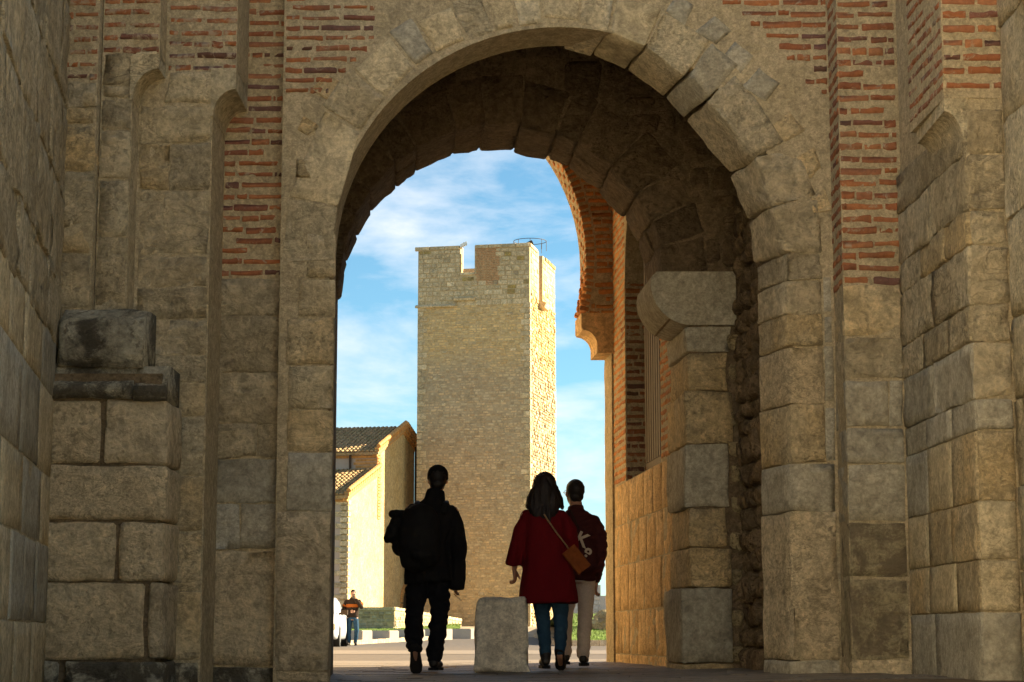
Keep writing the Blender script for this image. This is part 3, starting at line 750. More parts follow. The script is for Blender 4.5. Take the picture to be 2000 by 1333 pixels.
rubble(A2, front(Ya), -1.6, .95, 3.6, 5.3, .4, .3, M['arch2'], inside=lambda u, v: math.hypot(u-c2x, v-c2z) > r2+.46, proud=(.0, .03), amp=.01)

# ------------------------------------------------------------------ right side wall with the barred window
SW = thing('side_wall', 'sunlit golden stone side wall with a tall brick framed window right of the walkers', 'wall', (1.2, 20, 0))
P0, P1 = (1.04, 22.15), (1.435, 17.40)
fsw = along(*P0, *P1); LS = ulen(P0, P1)
def uY(Y): return (P0[1]-Y)/(P0[1]-P1[1])*LS
ua_, ub_ = uY(20.5), uY(18.2); uc = (ua_+ub_)/2; ur = (ub_-ua_)/2; zs, zsp = 1.90, 3.93
cols = [(0, ua_, 0, 0)]
# core with a window hole: built from strips in the wall's own frame
def fquad(mb, fr, a, b, c, d): mb.face([fr.p(*a), fr.p(*b), fr.p(*c), fr.p(*d)])
mb = MB(); T = -.5
def slab(u0, u1, v0a, v0b, v1a, v1b):
    c = [fsw.p(u0, v0a, 0), fsw.p(u1, v0b, 0), fsw.p(u0, v0a, T), fsw.p(u1, v0b, T), fsw.p(u0, v1a, 0), fsw.p(u1, v1b, 0), fsw.p(u0, v1a, T), fsw.p(u1, v1b, T)]
    mb.quadbox(c)
slab(0, LS, 0, 0, zs, zs); slab(0, ua_, zs, zs, 6.95, 6.95); slab(ub_, LS, zs, zs, 6.95, 6.95)
for k in range(16):
    a0, a1 = PI-PI*k/16, PI-PI*(k+1)/16
    u0, u1 = uc+ur*math.cos(a0), uc+ur*math.cos(a1)
    slab(u0, u1, zsp+ur*math.sin(a0), zsp+ur*math.sin(a1), 6.95, 6.95)
obj('mortar_core', mb.mesh('mortar_core'), M['mortar'], SW)
e1, e0 = fsw.p(0, 0, T), fsw.p(LS, 0, T)
obj('mortar_core', prism('mortar_core', [Vector((e1.x, e1.y, 0)), Vector((e0.x, e0.y, 0)), Vector((8, 17.42, 0)), Vector((8, 22.15, 0))], (0, 0, 0), (0, 0, 8.4)), M['mortar_dark'], SW)
wz = [1.90, 1.47, 1.05, .58, .14, -.02]
for i in range(len(wz)-1):
    u = 0.0; sw = [.24, .55, .5, .6, .45, .55, .6, .5, .6, .6]; R.shuffle(sw) if i else None
    for l in sw:
        e = min(LS, u+l)
        if e-u > .08: stone(SW, fsw, [(u, wz[i+1]), (e, wz[i+1]), (e, wz[i]), (u, wz[i])], M['gold'], n=(4, 1, 4), amp=.006, wob=.006, proud=.003, cham=.005)
        u = e
uz = [3.42, 2.95, 2.42, 1.9]
for i in range(3): stone(SW, fsw, [(0, uz[i+1]), (.72, uz[i+1]), (.72, uz[i]), (0, uz[i])], M['gold'], n=(5, 1, 4), amp=.009, wob=.01)
def far_edge(v): return (.74, min(ua_, uc-math.sqrt(max(0, ur*ur-(v-zsp)**2)) if v > zsp else ua_)-.005) if v < zsp+ur else (.74, uc)
brick_wall(SW, fsw, zs+.05, 5.7, far_edge, .078, .048, 2, half=.35, skip=.01)
brick_wall(SW, fsw, zs+.05, 5.2, lambda v: (ub_+.005, LS-.08), .078, .048, 2, half=.35, skip=.01)
ffj = Frame(fsw.p(ua_, 0, 0), -fsw.N, fsw.U)      # far reveal, faces back towards the arch
brick_wall(SW, ffj, zs+.05, zsp+.9, lambda v: (.01, .46), .078, .048, False, half=.1, skip=.01)
M['iron'] = plain_mat('rusted_brown_paint', (0.06, 0.038, 0.02), 0.7, 0.3, 20, 0.2)
sh_ = MB(); sh_.quadbox([fsw.p(u, v, d) for v in (zs+.0, zs+.16) for d in (-.17, -.25) for u in (ua_+.25, ub_-.0)])
gr = obj('window_grille', sh_.mesh('window_grille'), M['iron'], SW)
u = ua_+.27
while u < ub_-.05:
    m2 = MB(); m2.quadbox([fsw.p(a, v, d) for v in (zs+.16, 4.55) for d in (-.16, -.22) for a in (u, u+.10)])
    obj('slat', m2.mesh('slat'), M['iron'], gr, (0, 0, 0)); u += .145
m2 = MB(); m2.quadbox([fsw.p(a, v, d) for v in (zs+.42, zs+.46) for d in (-.2, -.23) for a in (ua_+.2, ub_)]); obj('rail', m2.mesh('rail'), M['iron'], gr)
for ch in gr.children: ch.location = -root_loc(gr)
# outer brick arch
A3 = thing('brick_arch', 'outer orange brick arch springing from a small curved stone corbel', 'arch', (-1.4, 21.8, 0))
c3x, c3z, r3, Yc, Yd = -1.41, 4.41, 2.22, 21.4, 21.95
opening_core('mortar_core', A3, arch_cols(-4.6, 1.12, c3x, c3z, r3+.002, xr=1.08, zr=3.75), 8.4, Yc, Yd, M['mortar'], dxb=-.05)
nb = 62
for i in range(nb):
    a = -.25+(PI*.62)*i/nb
    rad = Vector((math.cos(a), 0, math.sin(a))); tan = Vector((-math.sin(a), 0, math.cos(a)))
    y0 = Yc-.012; k = 0
    cutsy = [0, .28, .56] if i % 2 else [0, .14, .42, .56]
    for ya, yb_ in zip(cutsy[:-1], cutsy[1:]):
        rr = r3+.0495+R.uniform(-.001, .002)
        sh = -.05*(ya+yb_)/2/.55
        c = Vector((c3x+sh, y0+(ya+yb_)/2, c3z))+rad*rr
        brick(A3, c, Vector((0, -1, 0)), -rad, tan, yb_-ya-.018, .10, .048, 2)
def span3(v):
    d = v-c3z; rr = r3+.115
    e = c3x+math.sqrt(rr*rr-d*d) if abs(d) < rr else -1
    return (e, 1.14)
brick_wall(A3, front(Yc), 3.80, 6.7, span3, .078, .047, 2, half=.2, proud=.01)
pc = [(.80, 3.80), (.80, 3.64), (.815, 3.615)]+[(.81+.16*math.sin(a), 3.45+.165*math.cos(a)) for a in (.15, .4, .7, 1.0, 1.3, 1.52)]+[(.97, 3.36), (1.16, 3.36), (1.16, 3.80)]
pc = [(a-.045, b) for a, b in pc]
obj('corbel', prism('corbel', [Vector((a, Yc-.015, b)) for a, b in pc], (0, 0, 0), (-.05, .575, 0)), M['gold'], A3)
# precinct wall on the left outside, hidden behind the left jamb; it throws sunlight back at the right side
OW = thing('precinct_wall', 'pale precinct wall outside the gate', 'wall', (-4, 30, 0))
fo2 = along(-2.85, 21.45, -6.4, 62.0)
frbox(OW, 'wall_core', Frame((-1.75, 17.5, 0), (-1.1, 3.95, 0), (3.95, 1.1, 0)), 0, 4.1, 0, 6.9, 0, -.6, M['mortar'])
frbox(OW, 'wall_core', fo2, 0, 40, 0, 6.0, 0, -.8, M['gold'])

# unseen houses added for sun bounce, on the street behind the camera
M['house_bounce'] = plain_mat('bounce_house_render', (0.80, 0.76, 0.66), 0.9, 0.06, 0.8)
hb = MB()
for x0, x1, y0, y1, h in ((-13, -6.5, -16, -6.2, 8.0), (-13, -6.8, -6.0, 3.5, 7.2), (-6.3, 1.2, -24, -17, 7.6), (1.4, 9, -24, -17.3, 8.2)):
    hb.box(x0, x1, y0, y1, 0, h)
o = obj('bounce_houses', hb.mesh('bounce_houses'), M['house_bounce']); o['kind'] = 'structure'
# ------------------------------------------------------------------ tower
def tint_mat(name, zones, bump=0.5, rough_scale=2.0, var=0.35, dark=(0.12, 0.085, 0.05)):
    """far masonry: colour by height zone times a per-stone tint stored on the mesh"""
    m, n, b = nmat(name)
    geo = n.nodes.new('ShaderNodeNewGeometry'); pos = geo.outputs['Position']
    sep = n.nodes.new('ShaderNodeSeparateXYZ'); n.links.new(pos, sep.inputs[0])
    nz = noise_node(n, 0.45, 4, 0.6, pos)
    zz_ = math_n(n, 'ADD', sep.outputs[2], math_n(n, 'MULTIPLY', math_n(n, 'SUBTRACT', nz.outputs['Fac'], 0.5), 3.0))
    zz_ = math_n(n, 'DIVIDE', zz_, 22.0)
    zr = ramp(n, zz_, zones); col = zr.outputs['Color']
    at = n.nodes.new('ShaderNodeVertexColor'); at.layer_name = 'tint'
    col = mixc(n, 1.0, col, at.outputs['Color'], 'MULTIPLY')
    f = noise_node(n, 9, 8, 0.7, pos)
    col = mixc(n, 0.8, col, ramp(n, f.outputs['Fac'], [(0.3, g(1-var)), (0.7, g(1+var*.7))]).outputs['Color'], 'MULTIPLY')
    st = noise_node(n, 0.9, 8, 0.7, pos, 0.5)
    col = mixc(n, ramp(n, st.outputs['Fac'], [(0.55, g(0)), (0.75, g(0.5))]).outputs['Color'], col, dark)
    n.links.new(col, b.inputs['Base Color']); b.inputs['Roughness'].default_value = 0.95; b.inputs['Specular IOR Level'].default_value = 0.1
    bp = n.nodes.new('ShaderNodeBump'); bp.inputs['Strength'].default_value = bump; bp.inputs['Distance'].default_value = 0.05
    n.links.new(f.outputs['Fac'], bp.inputs['Height']); n.links.new(bp.outputs['Normal'], b.inputs['Normal'])
    return m
M['tower'] = tint_mat('tower_rubble', [(0.0, (0.56, 0.43, 0.26)), (0.95, (0.58, 0.46, 0.28)), (0.10, (0.54, 0.40, 0.22)), (0.30, (0.53, 0.40, 0.245)), (0.60, (0.52, 0.39, 0.24)), (0.68, (0.64, 0.455, 0.22)), (0.82, (0.65, 0.46, 0.22)), (0.86, (0.56, 0.44, 0.26))])
M['tower_mortar'] = tint_mat('tower_mortar', [(0.0, (0.50, 0.37, 0.20)), (0.95, (0.46, 0.35, 0.21)), (0.30, (0.42, 0.33, 0.21)), (0.60, (0.42, 0.33, 0.21)), (0.68, (0.54, 0.40, 0.22)), (0.82, (0.54, 0.40, 0.22))])
M['quoin'] = stone_mat('tower_quoin', (0.60, 0.49, 0.32), (0.50, 0.39, 0.24), stain_amt=0.4, pits=0.3, bump=0.5, bscale=0.4, rnd=0.3)
M['lichen_y'] = stone_mat('yellow_lichen_stone', (0.40, 0.29, 0.09), (0.34, 0.26, 0.13), stain_amt=0.5, pits=0.5, bump=0.5, bscale=0.5, rnd=0.3)
M['tbrick'] = stone_mat('tower_brick', (0.50, 0.25, 0.12), (0.52, 0.32, 0.17), stain_amt=0.3, pits=0.3, bump=0.4, bscale=0.5, rnd=0.4)
TW = thing('stone_tower', 'tall square medieval tower with crenellated top and sunlit right face', 'tower', (-1.5, 103, 0.7))
ta, tb_ = Vector((.205, .979, 0)).normalized(), Vector((-.979, .205, 0)).normalized()
A_ = Vector((.9, 100, 0)); B_ = A_+tb_*5.87; C_ = A_+ta*7.0; D_ = B_+ta*7.0
TOP, CREN = 20.17, 18.75
mb = MB()
def tbox(a, b, c, d, z0, z1): mb.quadbox([(*p.xy, z) for z in (z0, z1) for p in (a, b, d, c)], (1, 1, 1))
tbox(B_, A_, C_, D_, 0, 16.9)
# parapet walls with gaps
WT = .7
def pwall(P, Q, inward, segs):
    U = (Q-P).normalized(); L_ = (Q-P).length
    for a, b, z in segs:
        p, q = P+U*a*L_, P+U*b*L_
        tbox(p, q, q+inward*WT, p+inward*WT, 16.9, z)
pwall(B_, A_, ta, [(0, .38, TOP), (.38, .51, CREN), (.51, 1.0, TOP)])
pwall(A_+ta*WT, C_, tb_, [(0, .28, TOP), (.28, .36, 17.6), (.36, .44, 17.6), (.44, 1.0, TOP)])
pwall(B_+ta*WT, D_, -tb_, [(0, .4, TOP), (.4, .55, CREN), (.55, 1.0, TOP)])
pwall(D_-tb_*WT, C_+tb_*WT, -ta, [(0, .4, TOP), (.4, .55, CREN), (.55, 1.0, TOP)])
obj('tower_body', mb.mesh('tower_body', True), M['tower_mortar'], TW)
fF = Frame(B_, -tb_, -ta); fR = Frame(A_, ta, -tb_)
def small_stones(name, fr, u0, u1, v0, v1, cw, ch, mat, parent, ok=None, proud=(0.01, .05), bright=(.7, 1.25)):
    mb = MB(); v = v0
    while v < v1:
        h = ch*R.uniform(.75, 1.3); u = u0+R.uniform(-cw*.5, 0)
        while u < u1:
            l = cw*R.uniform(.5, 1.7); a, b = max(u, u0), min(u+l, u1)
            if b-a > .03 and (ok is None or ok((a+b)/2, v+h/2)) and R.random() > .1:
                j = lambda: R.uniform(-.018, .018); g0 = .014; d = R.uniform(*proud)
                q = [(a+g0+j(), v+g0+j()), (b-g0+j(), v+g0+j()), (b-g0+j(), v+h-g0+j()), (a+g0+j(), v+h-g0+j())]
                t = R.uniform(*bright); wv = R.uniform(-.05, .05)
                col = (t*(1+wv), t, t*(1-wv*1.2))
                e = min(.04, (b-a)*.2)
                cu, cv = (a+b)/2, v+h/2
                qi = [(x+(cu-x)*.25, y_+(cv-y_)*.25) for x, y_ in q]
                P = [fr.p(x, y_, -.02) for x, y_ in q]+[fr.p(x, y_, d) for x, y_ in qi]
                base = len(mb.v); mb.v += [tuple(p) for p in P]
                for f in ((0, 1, 5, 4), (1, 2, 6, 5), (2, 3, 7, 6), (3, 0, 4, 7), (4, 5, 6, 7)):
                    mb.f.append(tuple(base+i for i in f)); mb.c.append(col)
            u += l
        v += h
    o = obj(name, mb.mesh(name, True), mat, parent); o['kind'] = 'stuff'; return o
W5 = 5.87
small_stones('rubble_facing', fF, .3, W5-.3, .3, 17.0, .24, .12, M['tower'], TW, proud=(.004, .035), bright=(.74, 1.16))
small_stones('rubble_facing', fR, .25, 6.8, .3, 17.6, .27, .15, M['tower'], TW, proud=(.015, .09), bright=(.55, 1.2))
small_stones('rubble_facing', fR, .3, 6.9, 17.6, TOP-.15, .38, .26, M['tower'], TW, ok=lambda u, v: u < 2.3 or u > 3.7, proud=(.01, .05))
def far_block(parent, fr, u0, u1, v0, v1, mat, name='stone', proud=.03):
    j = lambda: R.uniform(-.015, .015)
    P = [fr.p(u0+j(), v0+j(), -.05), fr.p(u1+j(), v0+j(), -.05), fr.p(u1+j(), v1+j(), -.05), fr.p(u0+j(), v1+j(), -.05)]
    k = .015
    P2 = [fr.p(u0+k, v0+k, proud), fr.p(u1-k, v0+k, proud), fr.p(u1-k, v1-k, proud), fr.p(u0+k, v1-k, proud)]
    c = sum(P, Vector())/4
    me = pydata(name, [p-c for p in P+P2], [(0, 1, 5, 4), (1, 2, 6, 5), (2, 3, 7, 6), (3, 0, 4, 7), (4, 5, 6, 7)])
    return obj(name, me, mat, parent, c)

for k in range(26):
    hu, hv = R.uniform(.5, W5-.6), R.uniform(1.5, 16.5); far_block(TW, fF, hu, hu+R.uniform(.1, .35), hv, hv+R.uniform(.08, .16), M['quoin'], 'stone', .04)
# big stones of the crown, with the brick patch
v = 17.05
while v < TOP-.2:
    h = R.uniform(.20, .30); h = min(h, TOP-.18-v); u = 0.02
    if h < .08: break
    while u < W5-.02:
        l = R.uniform(.24, .5); e = min(W5-.01, u+l)
        if v+h > CREN-.05:
            if u < .38*W5 < e+.1: e = .38*W5
            if .379*W5 <= u < .505*W5: u = .51*W5; continue
        c = (u+e)/2/W5
        gap = .38 < c < .51 and v+h > CREN-.05
        brickz = .52 < c < .72 and v > 18.3+(.0 if c > .6 else -.2)
        if not gap and not brickz and e-u > .1:
            far_block(TW, fF, u, e-.02, v, v+h-.02, M['lichen_y'] if (v > 19.6 and c < .14) or (v > 18.2 and .38 < c < .51) or (R.random() < .16 and c > .7) else M['quoin'], proud=R.uniform(.01, .04))
        u = e
    v += h
mbk = MB(); v = 18.1
while v < TOP-.16:
    u = .515*W5+R.uniform(0, .1)
    while u < .72*W5:
        l = R.uniform(.18, .28); mbk.quadbox([fF.p(a, b, d) for b in (v, v+.055) for d in (.02, -.02) for a in (u, min(u+l, .73*W5))]); u += l+.02
    v += .085
o = obj('brickwork', mbk.mesh('brickwork'), M['tbrick'], TW); o['kind'] = 'stuff'
for a, b, z in ((-.03, .375, TOP), (.515, 1.0, TOP)):
    n_ = int((b-a)*W5/.6)
    for k in range(n_):
        far_block(TW, fF, W5*(a+(b-a)*k/n_), W5*(a+(b-a)*(k+1)/n_)-.01, z-.17, z+.03, M['quoin'], 'coping_stone', .06)
far_block(TW, fF, W5*.38, W5*.51, CREN-.12, CREN+.03, M['quoin'], 'coping_stone', .06)
for u0 in (.0, .65, 1.3, 4.1, 4.9, 5.7, 6.3):
    if u0 < 2 or u0 > 3.6: far_block(TW, fR, u0, min(u0+.64, 7.0), TOP-.16, TOP+.03, M['lichen_y'] if u0 > 3 else M['quoin'], 'coping_stone', .06)
prof = [fF.p(-.12, 17.0, 0), fF.p(-.12, 17.0, .14), fF.p(-.12, 17.06, .17), fF.p(-.12, 17.16, .0)]
obj('string_course', prism('string_course', prof, fF.p(0, 0, 0), fF.p(W5*.36, 0, 0)), M['quoin'], TW)
prof = [fF.p(W5*.33, 17.3, 0), fF.p(W5*.33, 17.3, .16), fF.p(W5*.33, 17.42, .2), fF.p(W5*.33, 17.5, .0)]
obj('corbel', prism('corbel', prof, fF.p(0, 0, 0), fF.p(1.1, 0, 0)), M['quoin'], TW)
prof = [fR.p(2.2, 17.2, 0), fR.p(2.2, 17.2, .35), fR.p(2.2, 17.45, .45), fR.p(2.2, 17.6, .0)]
obj('corbel', prism('corbel', prof, fR.p(0, 0, 0), fR.p(1.2, 0, 0)), M['quoin'], TW)
# quoins, alternately long and short
v = .5; k = 0
while v < 16.9:
    h = R.uniform(.27, .36)
    lo = (.46, .28)[k % 2]+R.uniform(-.06, .06)
    far_block(TW, fF, -.015, lo, v, v+h-.03, M['quoin'], 'quoin', .035)
    far_block(TW, fF, W5-(.28, .46)[k % 2]+R.uniform(-.06, .06), W5+.015, v, v+h-.03, M['quoin'], 'quoin', .035)
    far_block(TW, fR, -.035, (.46, .28)[k % 2], v, v+h-.03, M['quoin'], 'quoin', .035)
    far_block(TW, fR, 7.0-(.46, .28)[k % 2], 7.02, v, v+h-.03, M['quoin'], 'quoin', .035)
    v += h; k += 1
# floodlight on the left merlon and the hoop rail on the roof
M['metal'] = plain_mat('grey_metal', (0.25, 0.25, 0.24), 0.4, 0.1, 8, metal=0.7)
M['whitep'] = plain_mat('white_enamel', (0.7, 0.7, 0.66), 0.4, 0.05, 8)
fp = fF.p(W5*.385, TOP-.05, -.1)
FL = thing('floodlight', 'small white floodlight on a bracket at the notch of the tower top', 'floodlight', fp)
m1 = MB(); m1.tube(fp+Vector((0, 0, -.1)), fp+Vector((.02, -.1, .16)), .03); obj('bracket', m1.mesh('bracket'), M['metal'], FL)
m1 = MB(); m1.quadbox([fp+Vector((x, y_, z+x*.5)) for z in (-.02, .14) for y_ in (-.22, .02) for x in (-.05, .28)]); obj('lamp_head', m1.mesh('lamp_head'), M['whitep'], FL)
m1 = MB(); m1.quadbox([fp+Vector((x, y_, z)) for z in (.1, .22) for y_ in (-.2, -.02) for x in (.1, .3)]); obj('visor', m1.mesh('visor'), M['metal'], FL)
rc = A_+tb_*.3+ta*1.6; rc.z = TOP
HR = thing('hoop_railing', 'thin curved metal railing on top of the tower', 'railing', rc)
m1 = MB(); pr_ = None
for k in range(25):
    t = 2*PI*k/24; p = rc+Vector((.85*math.cos(t), .85*math.sin(t), .42))
    if pr_ is not None: m1.tube(pr_, p, .016, 6)
    pr_ = p
obj('rail', m1.mesh('rail'), M['iron'], HR)
for k in range(8):
    t = 2*PI*k/8; p = rc+Vector((.85*math.cos(t), .85*math.sin(t), 0)); m1 = MB(); m1.tube(p+Vector((0, 0, -.1)), p+Vector((0, 0, .42)), .013, 6); obj('post', m1.mesh('post'), M['iron'], HR)
mt_ = thing('siren', 'small dark siren horn inside the railing on the tower top', 'siren', rc)
m1 = MB(); m1.tube(rc, rc+Vector((0, 0, .3)), .05); obj('post', m1.mesh('post'), M['iron'], mt_)
m1 = MB(); m1.tube(rc+Vector((-.22, -.05, .2)), rc+Vector((.12, 0, .38)), .12, 10); obj('horn', m1.mesh('horn'), M['iron'], mt_)

# ------------------------------------------------------------------ church
CH = thing('church', 'ochre church gable with brown tiled roofs and brick verges beside the tower', 'church', (-7.0, 96, 0.5))
M['render'] = stone_mat('ochre_wall', (0.52, 0.385, 0.205), (0.46, 0.32, 0.145), stain=(0.46, 0.29, 0.12), stain_amt=0.6, pits=0.2, bump=0.3, bscale=0.45, rnd=0.0)
M['pink'] = plain_mat('pale_pink_render', (0.46, 0.36, 0.28), 0.9, 0.1, 1.0)
M['obrick'] = plain_mat('orange_brick', (0.50, 0.25, 0.08), 0.85, 0.35, 6, 0.3, bd=0.03)
M['tile'] = stone_mat('mossy_roof_tile', (0.48, 0.31, 0.17), (0.38, 0.28, 0.14), stain=(0.16, 0.12, 0.06), stain_amt=0.8, pits=0.3, bump=0.5, bscale=0.3, rnd=0.0)
gd = ta.copy(); nd = tb_.copy()                     # along the gable, and away to the left along the nave
G0 = Vector((-7.54, 91.6, 0))
def gp(t, z, back=0.0): p = G0+gd*t+nd*back; return Vector((p.x, p.y, z))
NAVE = 14.0
aisle = [gp(0, .2), gp(5.0, .2), gp(5.0, 8.2), gp(0, 6.75)]
naveq = [gp(5.0, .2, .02), gp(12.1, .2, .02), gp(12.1, 10.05, .02), gp(9.75, 10.75, .02), gp(5.0, 9.25, .02)]
obj('wall', prism('wall', aisle, (0, 0, 0), nd*NAVE), M['render'], CH)
obj('wall', prism('wall', naveq, (0, 0, 0), nd*NAVE), M['render'], CH)
fS0 = Frame(gp(0, 0)+Vector((0, 0, 0)), -nd, -gd)      # side that faces us
fS5 = Frame(gp(5.0, 0), -nd, -gd)
fG = Frame(gp(0, 0), gd, -nd)
frbox(CH, 'side_wall_face', fS0, -NAVE, -.30, .2, 6.7, 0, .04, M['pink'])
frbox(CH, 'side_wall_face', fS5, -NAVE, -.05, 8.2, 9.2, 0, .04, M['pink'])
def roof(a, b, z0, z1, over, name='roof'):
    """tiled slope from eave (t=a,z0) to ridge (t=b,z1)"""
    mb = MB(); cols_ = 44; rows_ = 14; w_ = 9.6/cols_
    E = gp(a, z0, -over); Rg = gp(b, z1, -over); sl = (Rg-E); up = sl.normalized(); nn = up.cross(nd).normalized()
    if nn.z < 0: nn = -nn
    base = [E-nn*.05, Rg-nn*.05, Rg-nn*.05+nd*NAVE, E-nn*.05+nd*NAVE]
    mb.face(base); mb.face([p-nn*.12 for p in base][::-1])
    for k in range(4):
        p, q = base[k], base[(k+1) % 4]; mb.face([p, p-nn*.12, q-nn*.12, q])
    for c_ in range(cols_):
        for r_ in range(rows_):
            if True:
                s0, s1 = r_/rows_, (r_+1.12)/rows_
                jit = R.uniform(-.02, .02)
                o_ = E+nd*(c_*w_+w_/2+jit)
                pts = []
                for s_, rr, lift in ((s0, w_*.40, .035), (min(1, s1), w_*.33, .0)):
                    for k in range(5):
                        t = PI*k/4
                        pts.append(o_+sl*s_+nd*(math.cos(t)*rr)+nn*(math.sin(t)*rr*.8+lift-.04))
                b0 = len(mb.v); mb.v += [tuple(p) for p in pts]
                for k in range(4): mb.f.append((b0+k, b0+k+1, b0+6+k, b0+5+k)); mb.c.append(None)
                mb.f.append((b0+4, b0+3, b0+2, b0+1, b0)); mb.c.append(None)
    o = obj(name, mb.mesh(name), M['tile'], CH); return o
rf1 = roof(4.6, 9.75, 9.15, 10.9, .12); rf2 = roof(-.4, 5.0, 6.72, 8.35, .12)
def verge(a, za, b, zb_, name='verge'):
    mb = MB(); P, Q = gp(a, za, -.14), gp(b, zb_, -.14); d = (Q-P); n_ = max(3, int(d.length/.30)); dn = d.normalized(); up = Vector((0, 0, 1))-dn*dn.z; up.normalize()
    for k in range(n_):
        p = P+d*(k/n_); q = P+d*((k+.82)/n_)
        mb.tube(p+up*.05-nd*.02, q+up*.10-nd*.02, .11, 8)
        mb.quadbox([x+nd*y_+up*z for z in (-.22, -.02) for x, y_ in ((p, -.02), (q, -.02), (p, .2), (q, .2))])
    mb.quadbox([x+nd*y_+up*z for z in (-.36, -.22) for x, y_ in ((P, .04), (Q, .04), (P, .3), (Q, .3))])
    mb.quadbox([x+nd*y_+up*z for z in (-.46, -.36) for x, y_ in ((P, .10), (Q, .10), (P, .3), (Q, .3))])
    return obj(name, mb.mesh(name), M['obrick'], CH)
verge(4.6, 9.35, 9.75, 11.0); verge(9.75, 11.0, 12.4, 10.25); verge(-.4, 6.85, 5.0, 8.45)
mbv = MB(); v = .0
for k in range(22):
    z_ = 5.9+k*.155; mbv.quadbox([fG.p(u, z, d) for z in (z_, z_+.12) for d in (.03, -.02) for u in (4.98, 5.62-(.0 if k % 2 else .12))])
    mbv.quadbox([fS5.p(u, z, d) for z in (z_, z_+.12) for d in (.075, .02) for u in (-1.2+(.0 if k % 2 else .1), -.0)]) if z_ > 8.1 else None
obj('brick_corner', mbv.mesh('brick_corner'), M['obrick'], CH)
for fr, z_ in ((fS5, 9.08), (fS0, 6.62)):
    for k, (h, d) in enumerate(((.11, .10), (.11, .17), (.11, .24))):
        frbox(CH, 'cornice', fr, -NAVE, 0, z_+k*.125-.22, z_+k*.125-.22+h, 0, d, M['obrick'] if k % 2 == 0 else M['pink'])
k = 0; v = .6
while v < 6.3:
    l = .62 if k % 2 else .36
    far_block(CH, fS0, -l, .0, v, v+.24, M['quoin'], 'quoin', .07); far_block(CH, fG, -.05, (.36 if k % 2 else .20), v, v+.24, M['quoin'], 'quoin', .05); v += .27; k += 1
mb = MB(); pd = gp(11.95, 0, -.12); mb.tube(pd, pd+Vector((0, 0, 10)), .09); obj('downpipe', mb.mesh('downpipe'), M['iron'], CH)
mb = MB(); p5 = fS5.p(-1.35, 0, .16); mb.tube(p5+Vector((0, 0, 8.3)), p5+Vector((0, 0, 9.0)), .06); mb.tube(p5+Vector((0, 0, 9.0)), p5+Vector((.35, 0, 9.3)), .06); obj('downpipe', mb.mesh('downpipe'), M['iron'], CH)
vp_ = gp(4.1, 8.1, 3.6)
mb = MB(); mb.tube(vp_, vp_+Vector((0, 0, .75)), .09); mb.tube(vp_+Vector((0, 0, .72)), vp_+Vector((0, 0, .86)), .17); ov = obj('vent_pipe', mb.mesh('vent_pipe'), M['metal'], CH)
ob_ = MB(); ob_.box(vp_.x-.2, vp_.x+.2, vp_.y-.2, vp_.y+.2, vp_.z-.15, vp_.z+.16); obj('base', ob_.mesh('base'), M['obrick'], ov, (0, 0, 0)).location = -root_loc(ov)
lm = fS5.p(-2.5, 8.72, .2); mb = MB(); mb.tube(lm, lm+Vector((.1, -.12, .02)), .16, 12); obj('wall_lamp', mb.mesh('wall_lamp'), M['metal'], CH)
# round headed doorway
mb = MB(); cd, zd = 10.4, 1.95; 
for k in range(14):
    a0, a1 = PI*k/14, PI*(k+.85)/14
    mb.quadbox([fG.p(cd+r*math.cos(a), zd+r*math.sin(a), d) for r in (.62, .95) for d in (.06, -.02) for a in (a1, a0)])
for s_ in (-1, 1):
    for k in range(14): mb.quadbox([fG.p(cd+s_*u, z, d) for z in (.25+k*.12, .35+k*.12) for d in (.06, -.02) for u in (.62, .95)])
obj('door_surround', mb.mesh('door_surround'), M['obrick'], CH)
mb = MB(); pts_ = [fG.p(cd-.6, .2, .02), fG.p(cd+.6, .2, .02)]+[fG.p(cd+.6*math.cos(PI*k/10), zd+.6*math.sin(PI*k/10), .02) for k in range(11)]
dr = obj('door', prism('door', pts_, (0, 0, 0), nd*.05), M['iron'], CH)
for k in range(5):
    m2 = MB(); m2.quadbox([fG.p(cd-.58+k*.235+x, z, d) for z in (.22, 2.2) for d in (.045, .0) for x in (0, .215)]); obj('plank', m2.mesh('plank'), M['iron'], dr, (0, 0, 0)).location = -root_loc(dr)

